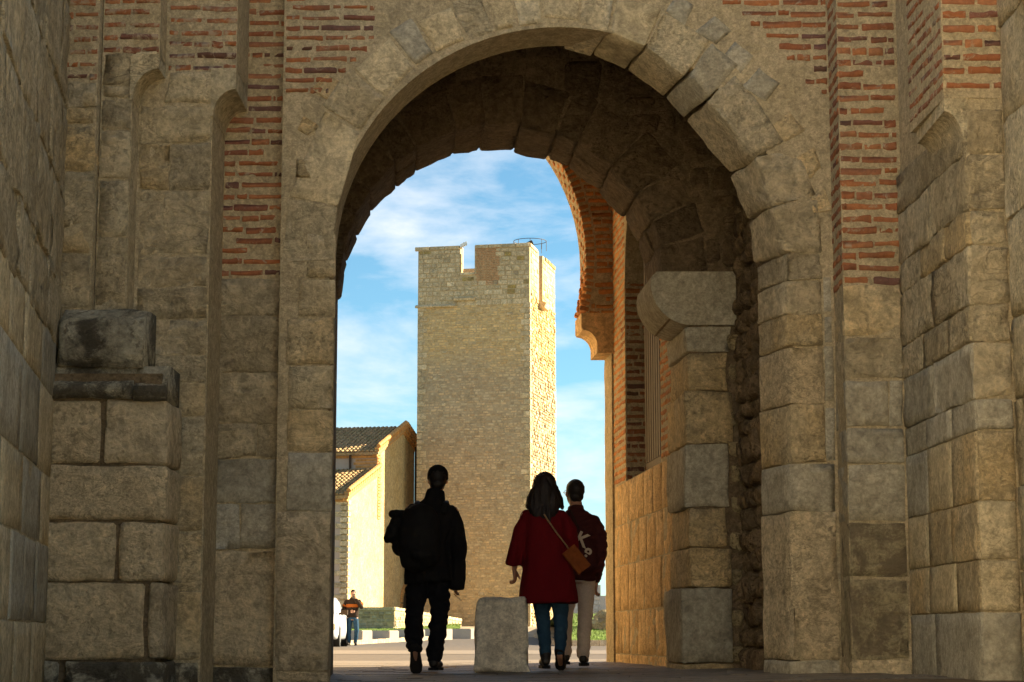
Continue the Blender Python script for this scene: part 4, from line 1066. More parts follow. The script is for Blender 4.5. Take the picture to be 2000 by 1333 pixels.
# ------------------------------------------------------------------ low wall, kerbs, banks, far rampart
M['lowwall'] = tint_mat('low_wall_stone', [(0.0, (0.40, 0.32, 0.20)), (1.0, (0.40, 0.32, 0.20))])
LW = thing('low_wall', 'low rubble stone wall in front of the church and the tower foot', 'wall', (-5, 87, .4))
wc = Vector((-5.02, 86.0, 0)); wl = wc+Vector((-9.79, 2.05, 0)); wr = Vector((-2.45, 97.0, 0))
for P_, Q_, z0, z1 in ((wl, wc, 1.48, 1.48), (wc, wr, 1.48, 1.08)):
    U_ = (Q_-P_).normalized(); N_ = Vector((U_.y, -U_.x, 0)); fr = Frame(P_, U_, N_); LQ = (Q_-P_).length
    mb = MB(); mb.quadbox([fr.p(u, z, d) for zz_ in (0, 1) for d in (0, -.5) for u, z in ((0, .1 if not zz_ else z0), (LQ, .1 if not zz_ else z1))], (1, 1, 1))
    o = obj('wall_core', mb.mesh('wall_core', True), M['tower_mortar'], LW)
    small_stones('stone_facing', fr, 0, LQ, .3, 1.40, .30, .17, M['lowwall'], LW, ok=lambda u, v, a=z0, b=z1, l=LQ: v < a+(b-a)*u/l-.1)
    u = 0
    while u < LQ-.1:
        l = R.uniform(.35, .6); e = min(LQ, u+l); zz_ = z0+(z1-z0)*(u+e)/2/LQ
        mb = MB(); c = fr.p((u+e)/2, zz_, -.25)
        mb.quadbox([fr.p(a, zz_+z, d)-c for z in (-.08, .05) for d in (.04, -.54) for a in (u+.01, e-.01)]); obj('coping_stone', mb.mesh('coping_stone'), M['quoin'], LW, c); u = e
small_stones('stone_facing', fo2, 0, 40, 0, 5.9, .65, .38, M['lowwall'], OW, bright=(.85, 1.2))
# kerbs: left one runs away towards the tower foot
M['kerb'] = stone_mat('kerb_stone', (0.42, 0.34, 0.24), (0.36, 0.29, 0.20), stain_amt=0.3, pits=0.2, bump=0.3, bscale=.5, rnd=0.15)
M['whitek'] = plain_mat('pale_limestone_block', (0.45, 0.39, 0.31), 0.8, 0.12, 3)
KB = thing('kerb', None, None); KB['kind'] = 'structure'
def kerb_line(P_, Q_, h=.14, L_=1.0, wid=.25):
    U_ = (Q_-P_).normalized(); N_ = Vector((U_.y, -U_.x, 0)); n_ = int((Q_-P_).length/L_)
    for k in range(n_):
        a = P_+U_*L_*k; z = gz(a.x, a.y); mb = MB()
        mb.quadbox([U_*u+N_*d+Vector((0, 0, zz_)) for zz_ in (-.1, h) for d in (wid, 0) for u in (.01, L_-.01)]); o = obj('kerb_stone', mb.mesh('kerb_stone'), M['kerb'], KB, (a.x, a.y, z))
k0, k1 = Vector((PX(640, 1250, 63.5), 63.5, 0)), Vector((PX(950, 1240, 86), 86, 0))
kerb_line(k0, k1)
k2, k3 = Vector((1.35, 62.0, 0)), Vector((9, 64.5, 0)); kerb_line(k2, k3, .17, .45, .2)
kerb_line(Vector((1.35, 62, 0)), Vector((.9, 84, 0)), .15, 1.0)
# raised verge behind the left kerb
M['grass'] = plain_mat('grass_turf', (0.10, 0.155, 0.02), 0.95, 0.45, 2.5, 0.6, bd=0.08)
def ruled(name, rails, mat, kind='structure'):
    vs = []; fs = []; m_ = len(rails[0])
    for r_ in rails: vs += [tuple(p) for p in r_]
    for i in range(len(rails)-1):
        for k in range(m_-1): fs.append((i*m_+k, i*m_+k+1, (i+1)*m_+k+1, (i+1)*m_+k))
    me = pydata(name, vs, fs); bm = bmesh.new(); bm.from_mesh(me); bmesh.ops.recalc_face_normals(bm, faces=bm.faces)
    if sum(f.normal.z for f in bm.faces) < 0: bmesh.ops.reverse_faces(bm, faces=bm.faces)
    bm.to_mesh(me); bm.free(); o = obj(name, me, mat, smooth=True); o['kind'] = kind; return o
def lerp(a, b, t): return a+(b-a)*t
N1 = 14
r0 = [lerp(k0, k1, i/N1)+Vector((-.2, .3, 0)) for i in range(N1+1)]; r0 = [Vector((p.x, p.y, gz(p.x, p.y)+.13)) for p in r0]
r1 = [p+Vector((-1.0, 1.4, .07)) for p in r0]
r2 = [lerp(wl, wc, min(1, i/(N1*.45))) if i < N1*.45 else lerp(wc, wr, (i-N1*.45)/(N1*.55)) for i in range(N1+1)]; r2 = [Vector((p.x, p.y+.1, .62+.25*sstep(85, 97, p.y))) for p in r2]
ruled('verge_path', [r0, r1], M['path'])
ruled('grass_bank', [r1, [lerp(a, b, .5)+Vector((0, 0, .02)) for a, b in zip(r1, r2)], r2], M['grass'])
# pale blocks standing on the verge
for i, (x, yb, Yk, hh) in enumerate(((683, 1247, 67, .34), (737, 1243, 70, .30), (790, 1243, 73, .30), (845, 1241, 75.5, .30), (898, 1238, 78, .28), (952, 1236, 80.5, .28))):
    X_ = PX(x, yb, Yk); zb_ = gz(X_, Yk)+.10
    t = thing('kerb_block', ('low pale stone block on the verge behind the photographer', 'low stone block on the verge before the low wall corner', 'low pale block just left of the man in black', 'low block on the verge seen right of the man in black', 'pale block at the tower foot near the concrete bollard', 'farthest low pale block behind the concrete bollard')[i], 'kerb block', (X_, Yk, zb_), 0, 'pale blocks on the verge')
    mb = MB(); U_ = Vector((.97, -.24, 0)).normalized(); N_ = Vector((-.35, -.94, 0)).normalized(); W_ = Vector((.42, .9, 0))
    hw = .42; P4 = [Vector((-hw, .1, 0)), Vector((hw, -.1, 0)), Vector((-hw+.1, .5, 0)), Vector((hw+.33, .22, 0))]
    mb.quadbox([p+Vector((0, 0, z)) for z in (-.15, hh) for p in P4])
    me = mb.mesh('block'); bm = bmesh.new(); bm.from_mesh(me); bmesh.ops.bevel(bm, geom=bm.edges, offset=.02, segments=2, affect='EDGES'); bm.to_mesh(me); bm.free()
    obj('block', me, M['whitek'], t, (X_, Yk, zb_))
# right bank with grass and an outcrop
rb0 = [Vector((1.5+7.5*i/10, 62.45+.25*i, gz(2, 62)+.14)) for i in range(11)]
rb1 = [p+Vector((.05, 3.0, .42)) for p in rb0]; rb2 = [p+Vector((.1, 9.0, .95)) for p in rb0]; rb3 = [p+Vector((.1, 40.0, .6)) for p in rb0]
ruled('grass_bank', [rb0, rb1, rb2, rb3], M['grass'])
mbg = MB()
def blades(n_, fn, h):
    for _ in range(n_):
        p = fn(); a = R.uniform(0, 2*PI); d = Vector((math.cos(a), math.sin(a), 0))*.012; l = h*R.uniform(.5, 1.3)
        tip = p+Vector((R.uniform(-.5, .5)*l, R.uniform(-.5, .5)*l, l)); mbg.v += [tuple(p-d), tuple(p+d), tuple(tip)]; b = len(mbg.v); mbg.f.append((b-3, b-2, b-1)); mbg.c.append(None)
def rp():
    i = R.uniform(0, 1); t = R.uniform(0, 1); a = lerp(rb0[0], rb0[10], i); b = a+Vector((.05, 3.0, .42)); c = a+Vector((.1, 9, .95))
    return lerp(a, b, t*2) if t < .5 else lerp(b, c, t*2-1)
blades(9000, rp, .055)
def lp():
    i = R.uniform(0, N1-.01); k = int(i); f = i-k; t = R.random(); a = lerp(r1[k], r1[k+1], f); b = lerp(r2[k], r2[k+1], f); return lerp(a, b, t)
blades(9000, lp, .05)
M['blade'] = plain_mat('grass_blades', (0.13, 0.20, 0.025), 0.8, 0.4, 3)
o = obj('grass', mbg.mesh('grass'), M['blade']); o['kind'] = 'stuff'; tag(o, 'short bright grass on the banks', 'grass')
def boulder(name, loc, r, mat, label, seed, grp=None):
    bm = bmesh.new(); bmesh.ops.create_icosphere(bm, subdivisions=4, radius=1)
    for v in bm.verts:
        p = v.co*1.0; d = 1+noise.noise(p*1.3+Vector((seed, 0, 0)))*.5+noise.noise(p*3.5+Vector((0, seed, 0)))*.22+abs(noise.noise(p*7))*.12
        v.co = Vector((p.x*r[0], p.y*r[1], p.z*r[2]))*d
    me = bpy.data.meshes.new(name); bm.to_mesh(me); bm.free(); o = obj(name, me, mat, None, loc, smooth=False); tag(o, label, 'boulder'); return o
boulder('boulder', (PX(1190, 1220, 66), 66, .55), (.62, .6, .55), M['rubble'], 'rough brown rock outcrop on the grass beside the gate wall', 4.0)
boulder('boulder', (PX(1165, 1225, 66.5), 66.5, .42), (.35, .35, .33), M['rubble'], 'smaller rock at the left foot of the outcrop', 9.0)
RW = thing('rampart', 'distant grey castle rampart with one merlon beyond the grass', 'rampart', (6, 150, 0))
fw = front(150.0); xr0 = PX(1095, 1200, 150)
M['farwall'] = tint_mat('rampart_stone', [(0.0, (0.44, 0.42, 0.38)), (1.0, (0.44, 0.42, 0.38))], dark=(.3, .28, .25))
mb = MB()
def fbox(x0, x1, z1, z0=0): mb.quadbox([(x, y_, z) for z in (z0, z1) for y_ in (150, 152) for x in (x0, x1)], (1, 1, 1))
fbox(xr0, 30, PZ(1164, 150)); xm = PX(1173, 1150, 150); fbox(xr0+1.0, xm, PZ(1143, 150), PZ(1164, 150)); fbox(xm+1.6, xm+3.0, PZ(1143, 150), PZ(1164, 150))
obj('wall_core', mb.mesh('wall_core', True), M['farwall'], RW)
small_stones('stone_facing', front(150.0), xr0, xm+.0, .6, PZ(1143, 150)-.1, .6, .32, M['farwall'], RW, proud=(.02, .08), bright=(.85, 1.12), ok=lambda u, v: v < PZ(1164, 150)-.1 or u > xr0+1.0)

# ------------------------------------------------------------------ concrete bollard in the gateway
BK = Vector((PX(980, 1310, 16.8), 16.8, gz(0, 16.8)-.005)); hw, ht = .453/2*1.02, .625
c8 = [(-hw, 0, 0), (hw, 0, 0), (-hw, .42, 0), (hw, .42, 0), (-hw+.015, .015, ht), (hw-.02, .015, ht), (-hw+.015, .40, ht), (hw-.02, .40, ht)]
me, ctr = hexblock('stone_bollard', [BK+Vector(c) for c in c8], (14, 9, 18), .016, .008, 6.0, 77, back=True, wob=.02)
for v in me.vertices:                       # knocked-off upper left and lower right corners
    p = v.co+ctr-BK
    d = (p.x+hw)+(ht-p.z)
    if d < .07: v.co += Vector((.02, 0, -.02))*(1-d/.07)
    d = (hw-p.x)+abs(p.z-.12)*.8
    if d < .09 and p.y < .2: v.co += Vector((-.03, .02, 0))*(1-d/.09)
M['concrete'] = stone_mat('old_cast_stone', (0.74, 0.70, 0.59), (0.64, 0.59, 0.48), stain=(.16, .13, .09), stain_amt=0.45, pits=0.35, bump=0.35, rnd=0.0)
o = obj('stone_bollard', me, M['concrete'], None, ctr); tag(o, 'knee high square block of worn cast stone standing in the gateway', 'bollard')

# ------------------------------------------------------------------ white car, mostly hidden by the left jamb
CARY = 58.0
CR = thing('parked_car', 'white hatchback half hidden by the left jamb of the arch', 'car', (PX(601, 1262, CARY), CARY, 0), 0)
M['carw'] = plain_mat('white_car_paint', (0.55, 0.56, 0.57), 0.25, 0.02, 2, spec=0.5)
M['glass'] = plain_mat('dark_car_glass', (0.03, 0.04, 0.045), 0.08, 0.1, 2, spec=0.6)
M['rubber'] = plain_mat('black_rubber', (0.02, 0.02, 0.02), 0.8, 0.1, 5)
M['chrome'] = plain_mat('headlamp_glass', (0.6, 0.6, 0.62), 0.1, 0.1, 5, metal=0.4)
cx0, cy0 = CR.location.x, CARY
def loftx(name, secs, mat, parent):
    """secs: list of (y, [(x,z)...]) half sections mirrored across x=0"""
    vs = []; fs = []; m_ = len(secs[0][1])*2
    for y_, pr in secs:
        full = pr+[(-x, z) for x, z in reversed(pr)]
        vs += [(cx0+x, cy0+y_, z) for x, z in full]
    for i in range(len(secs)-1):
        for k in range(m_): fs.append((i*m_+k, i*m_+(k+1) % m_, (i+1)*m_+(k+1) % m_, (i+1)*m_+k))
    fs.append(tuple(range(m_-1, -1, -1))); fs.append(tuple((len(secs)-1)*m_+k for k in range(m_)))
    me = pydata(name, vs, fs); bm = bmesh.new(); bm.from_mesh(me); bmesh.ops.recalc_face_normals(bm, faces=bm.faces)
    bmesh.ops.bevel(bm, geom=[e for e in bm.edges], offset=.02, segments=2, affect='EDGES'); bm.to_mesh(me); bm.free()
    return obj(name, me, mat, parent, smooth=True)
body = [(-.05, [(.70, .25), (.78, .35), (.76, .62), (.55, .72)]), (.25, [(.82, .22), (.86, .40), (.84, .70), (.60, .86)]), (1.1, [(.84, .22), (.88, .45), (.86, .84), (.65, .97)]), (3.7, [(.84, .22), (.88, .45), (.87, .90), (.66, .98)]), (4.05, [(.78, .28), (.82, .45), (.80, .85), (.6, .92)])]
loftx('body', body, M['carw'], CR)
cabin = [(1.0, [(.74, .85), (.74, .90), (.66, .95)]), (1.75, [(.76, .85), (.68, 1.25), (.55, 1.42)]), (3.0, [(.76, .85), (.68, 1.28), (.55, 1.46)]), (3.9, [(.74, .85), (.64, 1.15), (.52, 1.25)])]
loftx('cabin', cabin, M['carw'], CR)
def cquad(name, pts, mat): return obj(name, prism(name, [Vector((cx0+x, cy0+y_, z)) for x, y_, z in pts], (0, 0, 0), (0, .02, 0)), mat, CR)
cquad('windscreen', [(-.60, 1.08, .97), (.60, 1.08, .97), (.50, 1.66, 1.37), (-.50, 1.66, 1.37)], M['glass'])
for s_ in (-1, 1):
    mb = MB(); mb.quadbox([(cx0+s_*x, cy0+y_, z) for z in (.50, .66) for y_ in (-.09, .2) for x in (.44, .80)]); obj('headlight', mb.mesh('headlight'), M['chrome'], CR)
    mb = MB(); mb.quadbox([(cx0+s_*x, cy0+y_, z) for z in (.93, 1.07) for y_ in (1.15, 1.3) for x in (.84, 1.04)]); mb.tube((cx0+s_*.78, cy0+1.2, .95), (cx0+s_*.88, cy0+1.2, .98), .03); obj('wing_mirror', mb.mesh('wing_mirror'), M['iron'], CR)
    for yy in (.65, 3.25):
        mb = MB(); mb.tube((cx0+s_*.68, cy0+yy, .31), (cx0+s_*.875, cy0+yy, .31), .31, 20); w_o = obj('wheel', mb.mesh('wheel'), M['rubber'], CR)
        mb = MB(); mb.tube((cx0+s_*.86, cy0+yy, .31), (cx0+s_*.885, cy0+yy, .31), .19, 16); obj('rim', mb.mesh('rim'), M['metal'], w_o, (0, 0, 0)).location = -root_loc(w_o)
mb = MB(); mb.box(cx0-.26, cx0+.26, cy0-.08, cy0-.05, .36, .47); obj('number_plate', mb.mesh('number_plate'), M['whitek'], CR)
mb = MB(); mb.box(cx0-.40, cx0+.40, cy0-.085, cy0-.04, .53, .62); obj('radiator_grille', mb.mesh('radiator_grille'), M['rubber'], CR)
# ------------------------------------------------------------------ people
def cloth_mat(name, c, rough=0.9, var=0.12, scale=60):
    return plain_mat(name, c, rough, var, scale, 0.25, bd=0.002, spec=0.1)
M['black_cloth'] = cloth_mat('black_cloth', (0.012, 0.011, 0.011))
M['black_denim'] = cloth_mat('black_denim', (0.010, 0.010, 0.012))
M['black_pack'] = cloth_mat('black_nylon', (0.014, 0.013, 0.012), 0.7)
M['skin'] = plain_mat('skin', (0.36, 0.19, 0.12), 0.6, 0.08, 20)
M['hair_dark'] = plain_mat('dark_hair', (0.014, 0.010, 0.008), 0.55, 0.4, 90, 0.4, bd=0.004)
M['hair_brown'] = plain_mat('dark_brown_hair', (0.014, 0.008, 0.006), 0.6, 0.5, 90, 0.4, bd=0.004)
M['red_coat'] = cloth_mat('dark_red_wool', (0.12, 0.005, 0.008))
M['maroon'] = cloth_mat('maroon_jacket', (0.050, 0.012, 0.012), 0.7)
M['jeans'] = cloth_mat('blue_denim', (0.025, 0.06, 0.10))
M['white_trs'] = cloth_mat('off_white_cotton', (0.55, 0.48, 0.42))
M['shoe'] = plain_mat('dark_leather', (0.02, 0.016, 0.013), 0.5, 0.2, 30)
M['sole'] = plain_mat('rubber_sole', (0.013, 0.010, 0.008), 0.8, 0.2, 30)
M['tan_leather'] = plain_mat('tan_leather', (0.20, 0.055, 0.014), 0.8, 0.2, 25, 0.2, bd=0.004, spec=0.08)
M['strap'] = plain_mat('brass_chain_strap', (0.28, 0.16, 0.07), 0.5, 0.3, 60)
M['cream'] = plain_mat('cream_print', (0.55, 0.45, 0.33), 0.8, 0.05, 30)
M['orange'] = cloth_mat('orange_fabric', (0.34, 0.09, 0.015))
M['dbrown'] = cloth_mat('dark_brown_fabric', (0.03, 0.02, 0.014))
V3 = Vector
def ell(bm, c, r, rot=(0, 0, 0), sub=3):
    mt = Matrix.Translation(c) @ (Matrix.Rotation(rot[2], 4, 'Z') @ Matrix.Rotation(rot[1], 4, 'Y') @ Matrix.Rotation(rot[0], 4, 'X')) @ Matrix.Diagonal((*r, 1))
    bmesh.ops.create_icosphere(bm, subdivisions=sub, radius=1, matrix=mt)
def tube(bm, pts, rad, seg=14, xref=V3((1, 0, 0))):
    """closed loft through pts; rad entries are r or (rx, ry): rx along xref"""
    pts = [V3(p) for p in pts]; rings = []
    # round the ends
    for i, p in enumerate(pts):
        d = (pts[min(i+1, len(pts)-1)]-pts[max(i-1, 0)]).normalized()
        a = xref-d*xref.dot(d)
        if a.length < .2: a = V3((0, 1, 0))-d*d.y
        a.normalize(); b = d.cross(a)
        r = rad[i]; rx, ry = (r, r) if isinstance(r, (int, float)) else r
        rings.append([bm.verts.new(p+a*math.cos(2*PI*k/seg)*rx+b*math.sin(2*PI*k/seg)*ry) for k in range(seg)])
    for i in range(len(rings)-1):
        for k in range(seg): bm.faces.new((rings[i][k], rings[i][(k+1) % seg], rings[i+1][(k+1) % seg], rings[i+1][k]))
    bm.faces.new(rings[0][::-1]); bm.faces.new(rings[-1])
def limb(bm, pts, rad, seg=14):
    tube(bm, pts, rad, seg)
    for p, r in ((pts[0], rad[0]), (pts[-1], rad[-1])):
        rr = r if isinstance(r, (int, float)) else min(r); ell(bm, V3(p), (rr, rr, rr), sub=2)
    for p, r in list(zip(pts, rad))[1:-1]:
        rr = r if isinstance(r, (int, float)) else min(r); ell(bm, V3(p), (rr*.98, rr*.98, rr*.98), sub=2)
def skinned(name, build, voxel, mat, parent, smooth=4, fold=0.0, ff=9.0, seed=0, fz=1.0, label=None):
    bm = bmesh.new(); build(bm); bmesh.ops.recalc_face_normals(bm, faces=bm.faces)
    me = bpy.data.meshes.new('tmp'); bm.to_mesh(me); bm.free()
    o = bpy.data.objects.new('tmp', me); COL.objects.link(o)
    md = o.modifiers.new('r', 'REMESH'); md.mode = 'VOXEL'; md.voxel_size = voxel; md.use_smooth_shade = True
    if smooth: ms_ = o.modifiers.new('s', 'SMOOTH'); ms_.iterations = smooth; ms_.factor = .6
    dg = bpy.context.evaluated_depsgraph_get(); dg.update(); me2 = bpy.data.meshes.new_from_object(o.evaluated_get(dg)); me2.name = name
    bpy.data.objects.remove(o)
    if fold:
        so = V3((seed*3.1, seed*7.7, seed*1.3))
        nrm = [v.normal.copy() for v in me2.vertices]
        for v, n_ in zip(me2.vertices, nrm):
            q = V3((v.co.x*ff, v.co.y*ff, v.co.z*ff*fz))+so
            a = noise.noise(q+V3((noise.noise(q*.5)*1.5, 0, 0)))
            v.co += n_*((abs(a)*1.6-.45)*fold+noise.noise(q*2.3)*fold*.35)
    for p in me2.polygons: p.use_smooth = True
    me2.materials.clear(); me2.materials.append(mat)
    o = obj(name, me2, mat, parent, root_loc(parent))
    if label: o['label'] = label
    return o
def hand(bm, wr, d, side, curl=.5, s=1.0, thumb=1):
    """wr wrist, d direction of the palm, side = across the knuckles towards the thumb"""
    d = V3(d).normalized(); side = V3(side); side = (side-d*side.dot(d)).normalized(); n_ = d.cross(side)*thumb
    pm = wr+d*.05*s
    tube(bm, [wr-d*.02, wr+d*.015*s, wr+d*.06*s, wr+d*.095*s], [(.026*s, .02*s), (.032*s, .018*s), (.041*s, .015*s), (.038*s, .012*s)], 10, side)
    for k, (off, ln) in enumerate(((.030, .070), (.010, .080), (-.010, .074), (-.029, .058))):
        p = wr+d*(.09 if k < 3 else .084)*s+side*off*s; dd = d.copy(); pts = [p-d*.02*s, p]
        for j, f in enumerate((.45, .32, .23)):
            dd = (Matrix.Rotation(curl*(.7+.25*j)*(1+.12*k), 3, side if thumb > 0 else -side) @ dd); p = p+dd*ln*f*s; pts.append(p.copy())
        tube(bm, pts, [.0095*s, .0098*s, .0088*s, .0082*s, .0066*s], 8, side); ell(bm, pts[-1], (.007*s,)*3, sub=1)
    t = wr+d*.028*s+side*.026*s; t1 = t+(d*.6+side*.75+n_*.25).normalized()*.036*s; t2 = t1+(d*.95+side*.15+n_*.35).normalized()*.030*s; t3 = t2+(d*.9-side*.15+n_*.35).normalized()*.024*s
    tube(bm, [t-d*.01, t1, t2, t3], [.014*s, .0125*s, .0105*s, .008*s], 8, side); ell(bm, t3, (.008*s,)*3, sub=1)
def head(bm, c, yaw=0.0, s=1.0, tilt=0.0):
    """c is the skull centre; faces +Y when yaw is 0"""
    f = V3((-math.sin(yaw), math.cos(yaw), 0)); r = V3((math.cos(yaw), math.sin(yaw), 0)); u = V3((0, 0, 1))
    P = lambda x, y, z: c+r*x*s+f*y*s+u*z*s
    ell(bm, P(0, -.012, .025), (.076*s, .094*s, .090*s), (0, 0, yaw)); ell(bm, P(0, .022, -.030), (.064*s, .070*s, .085*s), (0, 0, yaw))
    ell(bm, P(0, .050, -.092), (.034*s, .026*s, .024*s), (0, 0, yaw))
    tube(bm, [P(0, .080, .018), P(0, .096, -.012), P(0, .106, -.030)], [.009*s, .011*s, .015*s], 8); ell(bm, P(0, .103, -.032), (.017*s, .013*s, .011*s), (0, 0, yaw))
    ell(bm, P(0, .082, -.062), (.024*s, .010*s, .007*s), (0, 0, yaw)); ell(bm, P(0, .080, -.072), (.021*s, .010*s, .007*s), (0, 0, yaw))
    ell(bm, P(0, .078, .030), (.048*s, .016*s, .010*s), (0, 0, yaw))
    for e in (-1, 1):
        ell(bm, P(e*.030, .078, .010), (.012*s, .008*s, .007*s), (0, 0, yaw)); ell(bm, P(e*.078, -.005, -.012), (.010*s, .018*s, .031*s), (.15, 0, yaw-e*.3))
def person(name, label, origin, J, tops, s=1.0, voxel=.009, group=None, yaw=0.0, hands=None):
    t = thing(name, label, 'person', origin, 0, group)
    def build(bm):
        head(bm, J['head'], yaw)
        hc = J['head']; nb = J['neck']
        tube(bm, [nb-V3((0, 0, .05)), nb+V3((0, 0, .02)), lerp(nb, hc, .55), hc+V3((0, 0, -.03))], [(.085, .06), .062, .056, .058])
        hp = lerp(J['hipL'], J['hipR'], .5); ch = lerp(J['shL'], J['shR'], .5)
        tube(bm, [hp+V3((0, 0, -.08)), hp+V3((0, 0, .02)), lerp(hp, ch, .38), lerp(hp, ch, .72), lerp(hp, ch, .93), ch+V3((0, 0, .045)), nb], [(.12, .09), (.155, .11), (.125, .09), (.155, .105), (.165, .095), (.12, .07), (.06, .055)])
        for q in 'LR':
            limb(bm, [J['sh'+q], lerp(J['sh'+q], J['el'+q], .5), J['el'+q], lerp(J['el'+q], J['wr'+q], .35), J['wr'+q]], [.052, .046, .037, .036, .024])
            limb(bm, [J['hip'+q], lerp(J['hip'+q], J['kn'+q], .5), J['kn'+q], lerp(J['kn'+q], J['an'+q], .35), J['an'+q]], [.080, .066, .047, .042, .026])
            tube(bm, [J['an'+q], lerp(J['an'+q], J['to'+q], .4), lerp(J['an'+q], J['to'+q], .75)], [.026, (.024, .020), (.020, .014)])
            d, sd, cu, th = hands[q]; hand(bm, J['wr'+q], d, sd, cu, 1.0, th)
    skinned('body', build, voxel, M['skin'], t, 2)
    return t
def shoe(parent, an, to, sole_dn, mat=None, big=1.0):
    """an = ankle, to = toe tip; sole_dn = direction the sole faces"""
    dn = V3(sole_dn).normalized(); f = (to-an); f = (f-dn*f.dot(dn)).normalized(); h = (to-an).dot(dn)
    heel = an+dn*(h-.012)-f*.055
    toe = to+f*.02
    def b1(bm):
        x = f.cross(dn).normalized()
        L_ = (toe-heel).dot(f)
        P = lambda a, b: heel+f*L_*a-dn*b
        tube(bm, [P(-.01, .05), P(.06, .05), P(.25, .06), P(.45, .052), P(.7, .042), P(.9, .034), P(1.0, .03)], [(.024, .024), (.036*big, .042), (.038*big, .052), (.040*big, .046), (.047*big, .036), (.040*big, .028), (.020, .016)], 14, x)
        tube(bm, [P(.2, .05), an+(-dn)*.02+f*.0, an-dn*.07], [(.040, .050), (.044, .05), (.046, .05)], 14, x)
    o = skinned('shoe', b1, .007, mat or M['shoe'], parent, 3)
    mb = MB(); x = f.cross(dn).normalized(); L_ = (toe-heel).dot(f)
    outl = [(-.03, .022), (.05, .037), (.25, .037), (.5, .036), (.72, .048), (.9, .042), (1.02, .018)]
    pts = [heel+f*L_*a+x*w_*big for a, w_ in outl]+[heel+f*L_*a-x*w_*big for a, w_ in reversed(outl)]
    me = prism('sole', [p+dn*.012 for p in pts], (0, 0, 0), -dn*.026)
    obj('sole', me, M['sole'], o, (0, 0, 0)).location = V3((0, 0, 0))
    return o
def place(name, bm_build, *a, **k): return skinned(name, bm_build, *a, **k)

# --- man in black, back to us, striding, cigarette in his right hand
oA = V3((PX(835, 1312, 17.35), 17.35, gz(-.74, 17.35)))
J = dict(head=V3((.078, .03, 1.665)), neck=V3((.05, .0, 1.50)), shL=V3((-.15, .0, 1.40)), shR=V3((.21, .0, 1.385)), elL=V3((-.20, .04, 1.13)), wrL=V3((-.12, .24, 1.05)),
         elR=V3((.262, -.03, 1.08)), wrR=V3((.245, .03, .80)), hipL=V3((-.085, 0, .90)), hipR=V3((.085, 0, .90)), knL=V3((-.11, .0, .49)), knR=V3((.095, .06, .48)), anL=V3((-.095, -.27, .19)), anR=V3((.055, .0, .085)), toL=V3((-.085, -.20, .035)), toR=V3((.085, .20, .02)))
PA = person('person', 'man in black coat and trousers walking away, black backpack on, cigarette in right hand', oA, J, None,
            hands={'L': ((.5, 1, .1), (0, 0, 1), .5, 1), 'R': ((-.15, .15, -1), (-.3, 1, 0), .55, -1)})
def coatA(bm):
    tube(bm, [(-.005, -.01, .77), (-.01, -.01, .84), (-.01, 0, .95), (0, 0, 1.10), (.02, 0, 1.25), (.03, 0, 1.36), (.035, 0, 1.43), (.05, .0, 1.49)],
         [(.205, .155), (.205, .155), (.195, .15), (.19, .145), (.205, .145), (.205, .13), (.15, .10), (.085, .085)], 24)
    tube(bm, [(.05, 0, 1.44), (.055, .0, 1.53), (.062, .01, 1.575)], [(.10, .09), (.088, .085), (.082, .083)], 18)
    limb(bm, [(.19, 0, 1.375), (.245, -.01, 1.27), (.272, -.03, 1.10), (.268, .0, .94), (.250, .03, .775)], [.075, .072, .068, .062, .058])
    limb(bm, [(-.13, 0, 1.39), (-.20, .0, 1.27), (-.215, .04, 1.12), (-.17, .17, 1.08), (-.12, .24, 1.06)], [.075, .072, .066, .058, .05])
    tube(bm, [(.250, .03, .80), (.245, .035, .715)], [(.055, .06), (.062, .062)], 14)
skinned('coat', coatA, .012, M['black_cloth'], PA, 3, .018, 7, 1, .6)
def trA(bm):
    tube(bm, [(0, 0, .99), (0, 0, .90), (0, 0, .80)], [(.16, .12), (.168, .125), (.155, .11)], 20)
    limb(bm, [(-.085, 0, .86), (-.10, .0, .68), (-.115, .0, .50), (-.115, -.13, .33), (-.10, -.24, .22)], [.102, .094, .082, .080, .070])
    limb(bm, [(.085, 0, .86), (.095, .03, .68), (.098, .055, .49), (.082, .03, .30), (.058, .0, .14)], [.102, .094, .080, .076, .070])
skinned('trousers', trA, .012, M['black_denim'], PA, 3, .020, 9, 2, 1.6)
shoe(PA, J['anR']+V3((0, .0, 0)), J['toR'], (0, 0, -1), big=1.15)
shoe(PA, J['anL'], V3((-.085, -.215, .015)), (.05, -.93, -.36), big=1.15)
def hairA(bm):
    c = J['head']; ell(bm, c+V3((0, -.018, .028)), (.088, .104, .098)); ell(bm, c+V3((0, -.045, -.035)), (.072, .066, .06))
def capA(bm):
    c = J['head']; ell(bm, c+V3((0, -.010, .040)), (.093, .108, .092)); tube(bm, [c+V3((0, 0, .0)), c+V3((0, 0, .04))], [(.094, .108), (.093, .107)], 20)
skinned('hair', hairA, .008, M['hair_dark'], PA, 2, .004, 30, 3)
skinned('cap', capA, .008, M['black_cloth'], PA, 2)
BP = thing('backpack', 'bulging black backpack with rolled gear on the back of the man in black', 'backpack', oA+V3((-.04, -.2, .95)))
off = oA+V3((0, 0, 0))
def bpack(bm):
    tube(bm, [off+V3(p) for p in ((-.03, -.20, .88), (-.05, -.21, .93), (-.07, -.235, 1.08), (-.07, -.24, 1.22), (-.05, -.21, 1.36), (-.03, -.18, 1.42))], [(.10, .06), (.165, .10), (.185, .125), (.185, .12), (.15, .09), (.08, .05)], 18)
    limb(bm, [off+V3((.0, -.30, 1.0)), off+V3((-.08, -.33, 1.0))], [.06, .06])
def in_parent(name, build, voxel, mat, parent, **k):
    o = skinned(name, build, voxel, mat, parent, **k); o.location = -root_loc(parent); return o
